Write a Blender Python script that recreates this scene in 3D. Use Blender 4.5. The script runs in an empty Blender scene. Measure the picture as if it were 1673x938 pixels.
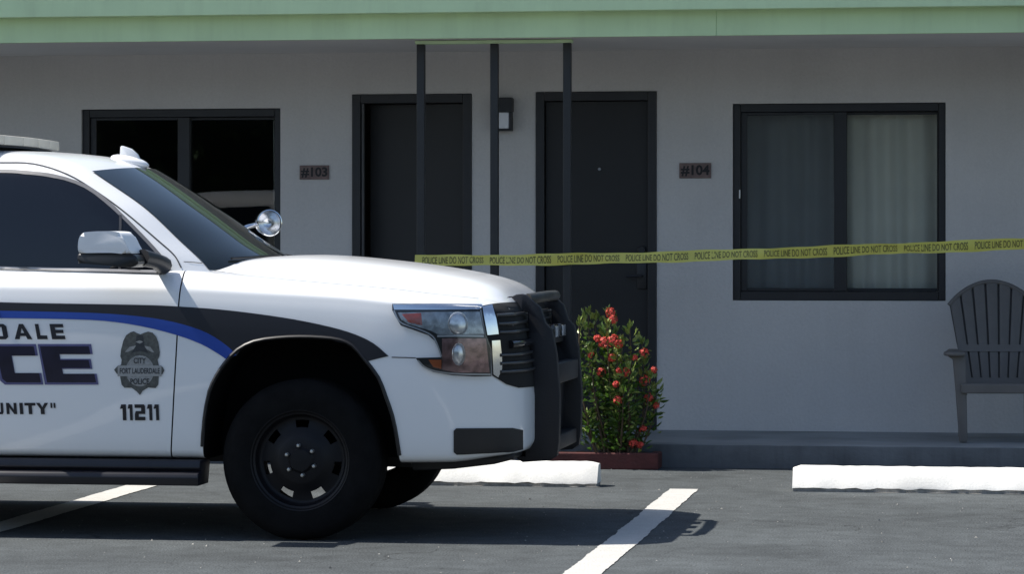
import bpy, bmesh, math, random
import numpy as np
from mathutils import Vector, Matrix
from mathutils.bvhtree import BVHTree
from mathutils.geometry import tessellate_polygon
R = math.radians
random.seed(7)
SC = bpy.context.scene
COL = SC.collection

# ------------------------------------------------------------------ camera
YAW = R(8.75); EYE = 1.426; FPX = 5000.0; PW = 1673.0; PH = 938.0; HOR = 400.0
cd = bpy.data.cameras.new('camera'); cam = bpy.data.objects.new('camera', cd); COL.objects.link(cam)
cd.sensor_width = 36.0; cd.lens = 36.0*FPX/PW
cd.shift_y = -(PH/2-HOR)/PW
cd.clip_start = 0.1; cd.clip_end = 2000
cam.location = (0, 0, EYE); cam.rotation_euler = (R(90), 0, YAW)
SC.camera = cam
# ------------------------------------------------------------------ world and sun
SUN_EL = 55.0; SUN_AZ = 270.0           # azimuth clockwise from +Y: light comes from the left, along the facade
w = bpy.data.worlds.new('World'); SC.world = w; w.use_nodes = True
nt = w.node_tree; bg = nt.nodes['Background']
sky = nt.nodes.new('ShaderNodeTexSky'); sky.sky_type = 'NISHITA'; sky.sun_disc = False
sky.sun_elevation = R(SUN_EL); sky.sun_rotation = R(SUN_AZ); sky.air_density = 1.0; sky.dust_density = 1.0; sky.ozone_density = 1.0
nt.links.new(sky.outputs[0], bg.inputs[0]); bg.inputs[1].default_value = 0.094
sd = bpy.data.lights.new('sun', 'SUN'); sun = bpy.data.objects.new('sun', sd); COL.objects.link(sun)
sd.energy = 4.2; sd.angle = R(0.55); sd.color = (1.0, 0.95, 0.87)
az = R(SUN_AZ); el = R(SUN_EL)
todir = Vector((math.sin(az)*math.cos(el), math.cos(az)*math.cos(el), math.sin(el)))
sun.rotation_euler = todir.to_track_quat('Z', 'Y').to_euler(); sun.location = (-10, 10, 15)
vs = SC.view_settings
vs.view_transform = 'Standard'; vs.look = 'None'; vs.exposure = 0.7; vs.gamma = 1.0; vs.use_curve_mapping = False
SC.cycles.max_bounces = 8; SC.cycles.transparent_max_bounces = 16; SC.cycles.use_denoising = True

# ------------------------------------------------------------------ materials
MATS = {}
def mat(name, col, rough=0.6, metal=0.0, var=0.0, vscale=6.0, bump=0.0, bscale=60.0, coat=0.0, spec=0.5, speck=0.0, streak=0.0):
    if name in MATS: return MATS[name]
    m = bpy.data.materials.new(name); m.use_nodes = True; MATS[name] = m
    t = m.node_tree; b = t.nodes['Principled BSDF']; L = t.links.new
    b.inputs['Base Color'].default_value = (*col, 1); b.inputs['Roughness'].default_value = rough
    b.inputs['Metallic'].default_value = metal; b.inputs['Coat Weight'].default_value = coat
    b.inputs['Coat Roughness'].default_value = 0.04
    b.inputs['Specular IOR Level'].default_value = spec
    tc = t.nodes.new('ShaderNodeTexCoord')
    n = t.nodes.new('ShaderNodeTexNoise'); n.inputs['Scale'].default_value = vscale; n.inputs['Detail'].default_value = 6
    L(tc.outputs['Object'], n.inputs['Vector'])
    mr = t.nodes.new('ShaderNodeMapRange'); L(n.outputs['Fac'], mr.inputs['Value'])
    mr.inputs['From Min'].default_value = 0.3; mr.inputs['From Max'].default_value = 0.7
    mr.inputs['To Min'].default_value = 1-var; mr.inputs['To Max'].default_value = 1+var
    mx = t.nodes.new('ShaderNodeVectorMath'); mx.operation = 'SCALE'
    mx.inputs[0].default_value = col; L(mr.outputs[0], mx.inputs['Scale'])
    last = mx.outputs[0]
    if speck:
        n3 = t.nodes.new('ShaderNodeTexNoise'); n3.inputs['Scale'].default_value = bscale*1.5; n3.inputs['Detail'].default_value = 3
        L(tc.outputs['Object'], n3.inputs['Vector'])
        m3 = t.nodes.new('ShaderNodeMapRange'); L(n3.outputs['Fac'], m3.inputs['Value'])
        m3.inputs['From Min'].default_value = .3; m3.inputs['From Max'].default_value = .7
        m3.inputs['To Min'].default_value = 1-speck; m3.inputs['To Max'].default_value = 1+speck
        x3 = t.nodes.new('ShaderNodeVectorMath'); x3.operation = 'SCALE'; L(last, x3.inputs[0]); L(m3.outputs[0], x3.inputs['Scale']); last = x3.outputs[0]
    if streak:          # run-off streaks and grime, each with its own shape
        mp = t.nodes.new('ShaderNodeMapping'); mp.inputs['Scale'].default_value = (5.0, 5.0, .35); L(tc.outputs['Object'], mp.inputs['Vector'])
        n4 = t.nodes.new('ShaderNodeTexNoise'); n4.inputs['Scale'].default_value = 1.6; n4.inputs['Detail'].default_value = 7; n4.inputs['Roughness'].default_value = .65
        L(mp.outputs[0], n4.inputs['Vector'])
        m4 = t.nodes.new('ShaderNodeMapRange'); L(n4.outputs['Fac'], m4.inputs['Value'])
        m4.inputs['From Min'].default_value = .48; m4.inputs['From Max'].default_value = .75
        m4.inputs['To Min'].default_value = 1; m4.inputs['To Max'].default_value = 1-streak
        x4 = t.nodes.new('ShaderNodeVectorMath'); x4.operation = 'SCALE'; L(last, x4.inputs[0]); L(m4.outputs[0], x4.inputs['Scale']); last = x4.outputs[0]
    L(last, b.inputs['Base Color'])
    if bump:
        n2 = t.nodes.new('ShaderNodeTexNoise'); n2.inputs['Scale'].default_value = bscale; n2.inputs['Detail'].default_value = 5
        L(tc.outputs['Object'], n2.inputs['Vector'])
        bp = t.nodes.new('ShaderNodeBump'); bp.inputs['Strength'].default_value = bump; bp.inputs['Distance'].default_value = 0.01
        L(n2.outputs['Fac'], bp.inputs['Height']); L(bp.outputs[0], b.inputs['Normal'])
    return m
def glass(name, tint, opac=0.0, rough=0.01, ior=1.5):
    """thin pane: fresnel mirror over a tinted clear sheet"""
    m = bpy.data.materials.new(name); m.use_nodes = True; MATS[name] = m
    t = m.node_tree; t.nodes.remove(t.nodes['Principled BSDF']); out = t.nodes['Material Output']; L = t.links.new
    tr = t.nodes.new('ShaderNodeBsdfTransparent'); tr.inputs[0].default_value = (*tint, 1)
    gl = t.nodes.new('ShaderNodeBsdfGlossy'); gl.inputs['Roughness'].default_value = rough; gl.inputs[0].default_value = (.9, .9, .9, 1)
    fr = t.nodes.new('ShaderNodeFresnel'); fr.inputs[0].default_value = ior
    mx = t.nodes.new('ShaderNodeMixShader'); L(fr.outputs[0], mx.inputs[0]); L(tr.outputs[0], mx.inputs[1]); L(gl.outputs[0], mx.inputs[2])
    last = mx
    if opac:
        df = t.nodes.new('ShaderNodeBsdfDiffuse'); df.inputs[0].default_value = (*[.25*c for c in tint], 1)
        m2 = t.nodes.new('ShaderNodeMixShader'); m2.inputs[0].default_value = opac
        L(mx.outputs[0], m2.inputs[1]); L(df.outputs[0], m2.inputs[2]); last = m2
    L(last.outputs[0], out.inputs[0])
    return m
def mat_asphalt():
    m = bpy.data.materials.new('asphalt'); m.use_nodes = True; MATS['asphalt'] = m
    t = m.node_tree; b = t.nodes['Principled BSDF']; L = t.links.new
    tc = t.nodes.new('ShaderNodeTexCoord')
    def noise(s, d=6):
        n = t.nodes.new('ShaderNodeTexNoise'); n.inputs['Scale'].default_value = s; n.inputs['Detail'].default_value = d
        L(tc.outputs['Object'], n.inputs['Vector']); return n.outputs['Fac']
    def ramp(src, pts):
        r = t.nodes.new('ShaderNodeValToRGB'); L(src, r.inputs[0])
        e = r.color_ramp.elements
        while len(e) > 1: e.remove(e[-1])
        e[0].position = pts[0][0]; e[0].color = (*[pts[0][1]]*3, 1)
        for p, v in pts[1:]:
            q = e.new(p); q.color = (v, v, v, 1)
        return r.outputs[0]
    def mul(a, c):
        x = t.nodes.new('ShaderNodeVectorMath'); x.operation = 'MULTIPLY'; L(a, x.inputs[0])
        if isinstance(c, tuple): x.inputs[1].default_value = c
        else: L(c, x.inputs[1])
        return x.outputs[0]
    big = ramp(noise(0.9), [(.3, .78), (.7, 1.2)])
    mid = ramp(noise(7), [(.3, .82), (.7, 1.18)])
    grit = ramp(noise(95, 2), [(.32, .5), (.5, 1.0), (.66, 1.2), (.76, 1.9)])
    vo = t.nodes.new('ShaderNodeTexVoronoi'); vo.feature = 'DISTANCE_TO_EDGE'; vo.inputs['Scale'].default_value = 0.8
    wn = t.nodes.new('ShaderNodeTexNoise'); wn.inputs['Scale'].default_value = 3; wn.inputs['Detail'].default_value = 8
    L(tc.outputs['Object'], wn.inputs['Vector'])
    ad = t.nodes.new('ShaderNodeVectorMath'); ad.operation = 'MULTIPLY_ADD'; L(wn.outputs['Color'], ad.inputs[0]); ad.inputs[1].default_value = (.5, .5, .5); L(tc.outputs['Object'], ad.inputs[2])
    L(ad.outputs[0], vo.inputs['Vector'])
    crack = ramp(vo.outputs['Distance'], [(0, .45), (.008, 1.0)])
    cm = ramp(noise(0.6, 2), [(.45, 0), (.6, 1)])
    mixc = t.nodes.new('ShaderNodeMix'); mixc.data_type = 'RGBA'; L(cm, mixc.inputs[0]); mixc.inputs[6].default_value = (1, 1, 1, 1); L(crack, mixc.inputs[7])
    # oil and tyre stains with shapes of their own
    st = ramp(noise(1.3, 6), [(.57, 1.0), (.68, .80)])
    c = mul(mul(mul(mul(mul(big, mid), grit), mixc.outputs[2]), st), (.073, .082, .086))
    L(c, b.inputs['Base Color']); b.inputs['Roughness'].default_value = .85; b.inputs['Specular IOR Level'].default_value = .3
    bp = t.nodes.new('ShaderNodeBump'); bp.inputs['Strength'].default_value = .8; bp.inputs['Distance'].default_value = .006
    L(noise(95, 3), bp.inputs['Height']); L(bp.outputs[0], b.inputs['Normal'])
    return m
def mat_paint_line():
    m = mat('line_paint', (.52, .51, .48), .75, var=.06, vscale=9, bump=.5, bscale=95, speck=.12)
    return m

mat_asphalt(); mat_paint_line()
WHITE = mat('white_car_paint', (.86, .87, .88), .32, coat=.7, var=.012, vscale=2, spec=.4)
BLK = mat('black_plastic', (.012, .012, .014), .45, var=.15, vscale=8)
BLKG = mat('black_gloss', (.008, .008, .010), .12, coat=.5, var=.1)
DARKGAP = mat('gap_dark', (.006, .006, .006), .8, var=.1)
CHROME = mat('chrome', (.82, .83, .85), .08, 1.0, var=.03)
SATIN = mat('satin_metal', (.42, .43, .45), .35, .9, var=.08)
TYRE = mat('tyre_rubber', (.0055, .0055, .006), .85, var=.3, vscale=14, bump=.3, bscale=90, spec=.15)
RIMB = mat('black_wheel_paint', (.005, .005, .007), .5, var=.2, vscale=12, spec=.3)
GLS_SIDE = mat('tinted_side_glass', (.006, .008, .013), .03, var=.05, spec=.55)
NAVY = mat('decal_black', (.009, .010, .016), .4, var=.06)
BLUE = mat('decal_blue', (.012, .058, .34), .4, var=.05)
LAV = mat('decal_outline', (.11, .11, .24), .35, var=.05)
DNAVY = mat('decal_navy', (.012, .011, .030), .3, var=.3, vscale=9)

# ------------------------------------------------------------------ helpers
def link(o, parent=None):
    COL.objects.link(o)
    if parent is not None: o.parent = parent
    return o
def tag(o, label=None, cat=None, group=None, kind=None):
    if label: o['label'] = label
    if cat: o['category'] = cat
    if group: o['group'] = group
    if kind: o['kind'] = kind
    return o
def empty(name, loc=(0, 0, 0), rz=0, parent=None):
    o = bpy.data.objects.new(name, None); o.empty_display_size = .1
    o.location = loc; o.rotation_euler = (0, 0, rz)
    return link(o, parent)
def smooth(me, ang=35):
    for p in me.polygons: p.use_smooth = True
    me.set_sharp_from_angle(angle=R(ang))
def obj(name, bm, m, parent=None, sm=None, loc=None):
    me = bpy.data.meshes.new(name); bm.to_mesh(me); bm.free()
    for x in (m if isinstance(m, (list, tuple)) else [m]): me.materials.append(x)
    if sm: smooth(me, sm)
    o = bpy.data.objects.new(name, me)
    if loc: o.location = loc
    return link(o, parent)
def from_py(name, v, f, m, parent=None, sm=None):
    me = bpy.data.meshes.new(name); me.from_pydata([tuple(x) for x in v], [], [tuple(x) for x in f]); me.update()
    for x in (m if isinstance(m, (list, tuple)) else [m]): me.materials.append(x)
    if sm: smooth(me, sm)
    return link(bpy.data.objects.new(name, me), parent)
def bx(bm, x0, x1, y0, y1, z0, z1, bev=0.0, seg=2, mi=0):
    """one box, edges bevelled"""
    t = bmesh.new()
    bmesh.ops.create_cube(t, size=1)
    for v in t.verts:
        v.co = ((x0+x1)/2+v.co.x*(x1-x0), (y0+y1)/2+v.co.y*(y1-y0), (z0+z1)/2+v.co.z*(z1-z0))
    if bev: bmesh.ops.bevel(t, geom=t.edges[:], offset=bev, segments=seg, affect='EDGES', profile=.5)
    join(bm, t, mi); return bm
def join(bm, t, mi=0, mtx=None):
    if mtx is not None: t.transform(mtx)
    vm = {v: bm.verts.new(v.co) for v in t.verts}
    for f in t.faces:
        try:
            n = bm.faces.new([vm[v] for v in f.verts]); n.material_index = mi if mi else f.material_index; n.smooth = f.smooth
        except ValueError: pass
    t.free()
def B(): return bmesh.new()
def box(name, x0, x1, y0, y1, z0, z1, m, parent=None, bev=0.0):
    return obj(name, bx(B(), x0, x1, y0, y1, z0, z1, bev), m, parent)
def tube(bm, pts, r, n=10, cap=True):
    pts = [Vector(p) for p in pts]; rings = []
    rr = r if isinstance(r, (list, tuple)) else [r]*len(pts)
    for i, p in enumerate(pts):
        d = (pts[min(i+1, len(pts)-1)]-pts[max(i-1, 0)]).normalized()
        a = d.cross(Vector((0, 0, 1)));
        if a.length < 1e-3: a = d.cross(Vector((1, 0, 0)))
        a.normalize(); b_ = d.cross(a)
        rings.append([bm.verts.new(p+(a*math.cos(k*2*math.pi/n)+b_*math.sin(k*2*math.pi/n))*rr[i]) for k in range(n)])
    for A, C in zip(rings, rings[1:]):
        for k in range(n): bm.faces.new((A[k], A[(k+1) % n], C[(k+1) % n], C[k]))
    if cap: bm.faces.new(rings[0][::-1]); bm.faces.new(rings[-1])
    return bm
def lathe_y(bm, prof, n=48, cx=0, cz=0):
    """revolve (r, y) profile about the y axis"""
    rings = []
    for r, y in prof:
        rings.append([bm.verts.new((cx+r*math.cos(2*math.pi*k/n), y, cz+r*math.sin(2*math.pi*k/n))) for k in range(n)])
    for A, C in zip(rings, rings[1:]):
        for k in range(n): bm.faces.new((A[k], A[(k+1) % n], C[(k+1) % n], C[k]))
    return bm
def prism(bm, pts, axis, a0, a1, bev=0.0, mi=0):
    """extrude a 2D outline: axis 'y' -> pts are (x,z); axis 'z' -> (x,y); axis 'x' -> (y,z)"""
    t = bmesh.new()
    def P(p, a):
        return {'y': (p[0], a, p[1]), 'z': (p[0], p[1], a), 'x': (a, p[0], p[1])}[axis]
    A = [t.verts.new(P(p, a0)) for p in pts]; C = [t.verts.new(P(p, a1)) for p in pts]; n = len(pts)
    t.faces.new(A); t.faces.new(C[::-1])
    for k in range(n): t.faces.new((A[k], C[k], C[(k+1) % n], A[(k+1) % n]))
    bmesh.ops.recalc_face_normals(t, faces=t.faces)
    if bev:
        bmesh.ops.bevel(t, geom=[e for e in t.edges if e.calc_length() > bev*1.2 and e.calc_face_angle(0) > .5], offset=bev, segments=2, affect='EDGES', profile=.5)
    join(bm, t, mi); return bm
def pchip(xs, ys, q):
    """monotone cubic interpolation"""
    xs = np.array(xs, float); ys = np.array(ys, float); q = np.clip(np.asarray(q, float), xs[0], xs[-1])
    h = np.diff(xs); d = np.diff(ys)/h; m = np.zeros_like(ys)
    m[0], m[-1] = d[0], d[-1]
    for i in range(1, len(xs)-1):
        if d[i-1]*d[i] > 0:
            w1, w2 = 2*h[i]+h[i-1], h[i]+2*h[i-1]; m[i] = (w1+w2)/(w1/d[i-1]+w2/d[i])
    i = np.clip(np.searchsorted(xs, q)-1, 0, len(h)-1); t = (q-xs[i])/h[i]
    return ys[i]*(1+2*t)*(1-t)**2+h[i]*m[i]*t*(1-t)**2+ys[i+1]*t*t*(3-2*t)+h[i]*m[i+1]*t*t*(t-1)
def boolean(o, cutter, op='DIFFERENCE', solver='EXACT'):
    md = o.modifiers.new('b', 'BOOLEAN'); md.object = cutter; md.operation = op; md.solver = solver
    if solver == 'EXACT': md.material_mode = 'INDEX'
    dg = bpy.context.evaluated_depsgraph_get(); dg.update()
    me = bpy.data.meshes.new_from_object(o.evaluated_get(dg)); o.modifiers.clear()
    old = o.data; o.data = me; bpy.data.meshes.remove(old)
def kill(o):
    me = o.data; bpy.data.objects.remove(o); bpy.data.meshes.remove(me)
def text_mesh(txt, size=1.0, bold=0.0):
    """outline text in the program's built-in face, as 2D triangles (verts, faces)"""
    c = bpy.data.curves.new('t', 'FONT'); c.body = txt; c.size = size; c.offset = bold; c.resolution_u = 3
    o = bpy.data.objects.new('t', c); COL.objects.link(o)
    dg = bpy.context.evaluated_depsgraph_get(); me = bpy.data.meshes.new_from_object(o.evaluated_get(dg))
    v = [(p.co.x, p.co.y) for p in me.vertices]; f = [tuple(p.vertices) for p in me.polygons]
    bpy.data.objects.remove(o); bpy.data.curves.remove(c); bpy.data.meshes.remove(me)
    return v, f

# ================================================================== THE SETTING
YW = 20.96          # front face of the motel wall
YK = 19.51          # kerb face of the walkway
ZF = 0.15           # walkway level
WALLM = mat('wall_paint', (.585, .565, .55), .85, var=.05, vscale=1.3, bump=.5, bscale=45, streak=.035, speck=.03)
SOFM = mat('soffit_paint', (.72, .69, .66), .85, var=.04, vscale=2)
GREENM = mat('green_fascia_paint', (.60, .77, .46), .7, var=.05, vscale=3, bump=.15, bscale=25, streak=.09)
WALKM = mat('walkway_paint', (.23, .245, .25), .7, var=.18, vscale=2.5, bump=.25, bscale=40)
FRAMEM = mat('dark_frame', (.016, .017, .020), .45, var=.15, vscale=10)
DOORM = mat('charcoal_door_paint', (.0125, .013, .0145), .55, var=.12, vscale=3, bump=.05, bscale=30)
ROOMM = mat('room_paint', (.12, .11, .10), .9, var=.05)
PANE = glass('window_pane', (.88, .90, .89), ior=1.34)

bm = B()
for i in range(40):
    pass
g = 150
vv = [bm.verts.new(p) for p in ((-g, -g, 0), (g, -g, 0), (g, g, 0), (-g, g, 0))]; bm.faces.new(vv)
tag(obj('parking_lot', bm, MATS['asphalt']), kind='structure')
# walkway: kerb with a worn, slightly uneven edge
bm = B(); xs = np.arange(-14, 10.01, .12); rng = np.random.RandomState(3); rows = []
for x in xs:
    e = rng.uniform(-.004, .004); r_ = .014+rng.uniform(-.004, .006)
    rows.append([bm.verts.new(p) for p in ((x, YK+e*.5, -.01), (x, YK+e, ZF-r_), (x, YK+e+r_*.3, ZF-r_*.3), (x, YK+e+r_, ZF), (x, 25.2, ZF+.004))])
for A, C in zip(rows, rows[1:]):
    for k in range(4): bm.faces.new((A[k], C[k], C[k+1], A[k+1]))
bmesh.ops.recalc_face_normals(bm, faces=bm.faces)
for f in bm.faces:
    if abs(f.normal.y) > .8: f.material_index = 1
tag(obj('walkway', bm, [WALKM, mat('kerb_face_grey', (.105, .115, .125), .75, var=.25, vscale=4, bump=.3, bscale=40, streak=.3)], sm=40), kind='structure')  # kerb face coloured a darker grey than the walkway top, with streaks
# painted stall lines: ragged edges, each a thin sheet over the asphalt
def stall_line(x0, x1, y0, y1, seed):
    rng = np.random.RandomState(seed); bm = B(); ys = np.arange(y0, y1+.001, .05); rows = []
    wob = np.cumsum(rng.uniform(-1, 1, len(ys))); wob = (wob-wob.mean())*.0025
    for y, q in zip(ys, wob):
        rows.append([bm.verts.new((x0+q+rng.uniform(-.0035, .0035), y, .004)), bm.verts.new((x1+q*.7+rng.uniform(-.0035, .0035), y, .004))])
    for A, C in zip(rows, rows[1:]): bm.faces.new((A[0], A[1], C[1], C[0]))
    return tag(obj('parking_line', bm, MATS['line_paint']), kind='structure')
stall_line(-1.795, -1.63, 9.0, 17.76, 1)
stall_line(-4.985, -4.805, 9.0, 17.57, 2)

# ------------------------------------------------------------------ the motel
motel = tag(empty('motel_building', (0, 0, 0)), 'single storey grey motel with mint green roof edge and dark doors', 'building')
HOLES = [(-6.312, -4.869, 1.044, 2.386), (-4.357, -3.508, ZF-.02, 2.479), (-3.061, -2.2185, ZF-.02, 2.486), (-1.696, -.2505, 1.044, 2.394)]
def wall_holes(x0, x1, z0, z1, holes, y0, y1):
    bm = B()
    X = sorted({x0, x1, *[h[0] for h in holes], *[h[1] for h in holes]}); Z = sorted({z0, z1, *[h[2] for h in holes], *[h[3] for h in holes]})
    solid = lambda a, c: 0 <= a < len(X)-1 and 0 <= c < len(Z)-1 and not any(h[0]-1e-6 <= X[a] and X[a+1] <= h[1]+1e-6 and h[2]-1e-6 <= Z[c] and Z[c+1] <= h[3]+1e-6 for h in holes)
    def q(*p): bm.faces.new([bm.verts.new(v) for v in p])
    for a in range(len(X)-1):
        for c in range(len(Z)-1):
            if not solid(a, c): continue
            xa, xb, za, zb = X[a], X[a+1], Z[c], Z[c+1]
            q((xa, y0, za), (xb, y0, za), (xb, y0, zb), (xa, y0, zb)); q((xa, y1, za), (xa, y1, zb), (xb, y1, zb), (xb, y1, za))
            if not solid(a-1, c): q((xa, y0, za), (xa, y0, zb), (xa, y1, zb), (xa, y1, za))
            if not solid(a+1, c): q((xb, y0, za), (xb, y1, za), (xb, y1, zb), (xb, y0, zb))
            if not solid(a, c-1): q((xa, y0, za), (xa, y1, za), (xb, y1, za), (xb, y0, za))
            if not solid(a, c+1): q((xa, y0, zb), (xb, y0, zb), (xb, y1, zb), (xa, y1, zb))
    bmesh.ops.remove_doubles(bm, verts=bm.verts, dist=1e-5)
    return bm
obj('wall', wall_holes(-14, 10, ZF-.06, 2.80, HOLES, YW, YW+.2), WALLM, motel)
# rooms behind the glass
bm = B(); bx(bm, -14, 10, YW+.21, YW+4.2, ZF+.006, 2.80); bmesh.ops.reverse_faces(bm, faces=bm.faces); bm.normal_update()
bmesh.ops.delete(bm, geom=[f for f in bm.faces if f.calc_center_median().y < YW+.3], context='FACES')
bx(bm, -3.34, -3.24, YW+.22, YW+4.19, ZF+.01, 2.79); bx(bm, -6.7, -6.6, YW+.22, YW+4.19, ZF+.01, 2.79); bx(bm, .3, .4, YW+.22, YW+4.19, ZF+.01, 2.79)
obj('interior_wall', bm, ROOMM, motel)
# roof edge
ZS = 2.764
box('soffit', -14, 10, 19.502, YW+.3, ZS+.004, ZS+.03, SOFM, motel)
for a, b_, dz in ((-14, -1.6806, 0), (-1.68, 10, .0012)):
    bm = B(); bx(bm, a, b_, 19.475+dz, 19.501, ZS-.003, 2.93, .004); obj('fascia_board', bm, GREENM, motel)
for a, b_ in ((-14, 10),):
    bm = B(); prism(bm, [(19.365, 2.921), (19.474, 2.921), (19.474, 3.22), (19.392, 3.22)], 'x', a, b_, .005); obj('roof_edge_trim', bm, GREENM, motel)
box('roof', -14, 10, 19.36, YW+6, 3.222, 3.27, mat('roof_gravel', (.35, .35, .34), .9, var=.1), motel)
box('roof_core', -14, 10, 19.51, YW+6, 2.90, 3.22, SOFM, motel)

def ring(bm, x0, x1, z0, z1, l, r, b_, t, y0, y1):
    bx(bm, x0, x0+l, y0, y1, z0, z1, .003, 1); bx(bm, x1-r, x1, y0, y1, z0, z1, .003, 1)
    bx(bm, x0+l+.0005, x1-r-.0005, y0+.001, y1, z0, z0+b_, .003, 1); bx(bm, x0+l+.0005, x1-r-.0005, y0+.001, y1, z1-t, z1, .003, 1)
    return bm
def window(x0, x1, z0, z1, label, screen):
    wd = empty('window', ((x0+x1)/2, YW, z0), 0, motel); wd['label'] = label
    ox, oz = (x0+x1)/2, z0
    def p(bm): bmesh.ops.translate(bm, verts=bm.verts, vec=(-ox, -YW, -oz)); return bm
    xm = x0+.733
    obj('frame', p(ring(B(), x0+.002, x1-.002, z0+.002, z1-.002, .05, .045, .06, .055, YW+.022, YW+.12)), FRAMEM, wd)
    obj('sash', p(ring(B(), x0+.053, xm+.043, z0+.063, z1-.058, .043, .087, .022, .02, YW+.045, YW+.074)), FRAMEM, wd)
    obj('sash', p(ring(B(), xm-.043, x1-.048, z0+.063, z1-.058, .087, .012, .022, .02, YW+.078, YW+.105)), FRAMEM, wd)
    obj('pane', p(bx(B(), x0+.09, xm-.04, YW+.058, YW+.063, z0+.08, z1-.074)), PANE, wd)
    obj('pane', p(bx(B(), xm+.04, x1-.055, YW+.090, YW+.095, z0+.08, z1-.074)), PANE, wd)
    obj('latch', p(bx(B(), x0+.043, x0+.052, YW+.006, YW+.022, z0+.70, z0+.76, .002)), mat('latch_metal', (.75, .75, .75), .3, .6, var=.05), wd)
    if screen:
        obj('insect_screen', p(bx(B(), x0+.097, xm-.045, YW+.048, YW+.049, z0+.086, z1-.079)), screen, wd)
    return wd
SCREEN = glass('screen_mesh', (.84, .86, .88), opac=.15, rough=.6, ior=1.05)
window(*HOLES[0], 'dark sliding window left of door 103', None)
window(*HOLES[3], 'sliding window with drawn curtains right of door 104', SCREEN)

def door(x0, x1, z1, label, ajar):
    d = empty('door', ((x0+x1)/2, YW, ZF), 0, motel); d['label'] = label
    ox = (x0+x1)/2
    def p(bm): bmesh.ops.translate(bm, verts=bm.verts, vec=(-ox, -YW, -ZF)); return bm
    bm = B(); y0, y1 = YW-.012, YW+.13; zt = z1
    bx(bm, x0+.002, x0+.062, y0, y1, ZF+.006, zt-.002, .004); bx(bm, x1-.062, x1-.002, y0, y1, ZF+.006, zt-.002, .004)
    bx(bm, x0+.0625, x1-.0625, y0+.001, y1, zt-.064, zt-.002, .004)
    obj('door_frame', p(bm), FRAMEM, d)
    obj('threshold', p(bx(B(), x0+.063, x1-.063, YW+.01, YW+.16, ZF+.006, ZF+.026, .004)), SATIN, d)
    if ajar:
        obj('weather_strip', p(bx(B(), x0+.066, x0+.082, YW+.008, YW+.05, ZF+.027, zt-.066, .002)), mat('weather_strip', (.10, .10, .10), .5, .2, var=.1), d)
        t = B(); bx(t, 0, x1-x0-.155, 0, .04, ZF+.03, zt-.068, .003)
        t.transform(Matrix.Translation((x1-.064, YW+.045, 0)) @ Matrix.Rotation(R(180-9), 4, 'Z') @ Matrix.Translation((0, -.04, 0)))
        lf = obj('door_leaf', p(t), DOORM, d)
    else:
        lf = obj('door_leaf', p(bx(B(), x0+.065, x1-.065, YW+.035, YW+.078, ZF+.03, zt-.067, .003)), DOORM, d)
        bm = lathe_y(B(), [(.001, -.006), (.008, -.006), (.011, -.003), (.011, .006)], 14, 0, 0)
        k = obj('peephole', bm, SATIN, lf, sm=40); k.location = (.02, .031, 1.80)
        bm = B(); bx(bm, -.035, .035, -.012, .0, -.09, .09, .006); tube(bm, [(0, -.01, 0), (0, -.05, 0), (-.10, -.055, 0)], .009, 8)
        k = obj('handle', bm, FRAMEM, lf, sm=40); k.location = (.315, .034, 1.06)
        bm = lathe_y(B(), [(.001, -.022), (.024, -.022), (.03, -.016), (.03, 0)], 18, 0, 0)
        k = obj('deadbolt', bm, FRAMEM, lf, sm=40); k.location = (.315, .034, 1.24)
    return d
door(*HOLES[1][:2], HOLES[1][3], 'charcoal door 103 standing slightly ajar', True)
door(*HOLES[2][:2], HOLES[2][3], 'charcoal door 104 closed', False)

# curtains hang inside the windows
def curtain(x0, x1, z0, z1, y, col, label, seed, pl=.11, amp=.03):
    rng = np.random.RandomState(seed); bm = B(); n = int((x1-x0)/.012)+1
    ph = np.cumsum(rng.uniform(.6, 1.4, n))*.012/pl*2*math.pi; rows = []
    for i, x in enumerate(np.linspace(x0, x1, n)):
        rows.append([bm.verts.new((x-x0+.01*math.sin(ph[i]*.5+zz*2)*(1-zz), amp*(.55+.45*(1-zz))*math.sin(ph[i]+.5*zz), z0+(z1-z0)*zz-(z0))) for zz in np.linspace(0, 1, 7)])
    for A, C in zip(rows, rows[1:]):
        for k in range(6): bm.faces.new((A[k], C[k], C[k+1], A[k+1]))
    o = obj('curtain', bm, mat(label[:12], col, .9, var=.05, vscale=4), sm=80, loc=(x0, y, z0))
    return tag(o, label, 'curtain', 'curtains behind the motel windows')
curtain(-1.72, -1.02, .95, 2.45, YW+.225, (.74, .71, .67), 'grey curtain behind the screened left half of window 104', 5, .16)
curtain(-1.0, -.20, .95, 2.45, YW+.22, (.84, .80, .73), 'pale curtain behind the right half of window 104', 6, .17)
curtain(-4.975, -4.80, .95, 2.40, YW+.22, (.45, .46, .46), 'narrow bunched curtain at the right edge of the dark window', 8, .05, .02)

# wall lamp between the doors
lamp = tag(empty('wall_lamp', (-3.284, YW, 2.215)), 'black box wall lamp with frosted panel between the doors', 'wall lamp')
bm = B(); bx(bm, -.072, .072, -.10, -.001, .130, .230, .006); obj('hood', bm, FRAMEM, lamp)
bm = B(); bx(bm, -.066, .066, -.02, -.001, 0, .129, .003); obj('back_plate', bm, FRAMEM, lamp)
bm = B(); bx(bm, -.050, .050, -.085, -.022, .014, .128, .006); obj('diffuser', bm, mat('frosted_glass', (.75, .76, .80), .5, var=.03), lamp)
bm = B()
for s in (-1, 1): bx(bm, s*.060-.008, s*.060+.008, -.093, -.021, .012, .129, .002, 1)
bx(bm, -.068, .068, -.094, -.0205, 0, .0115, .002, 1); obj('cage', bm, FRAMEM, lamp)

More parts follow.
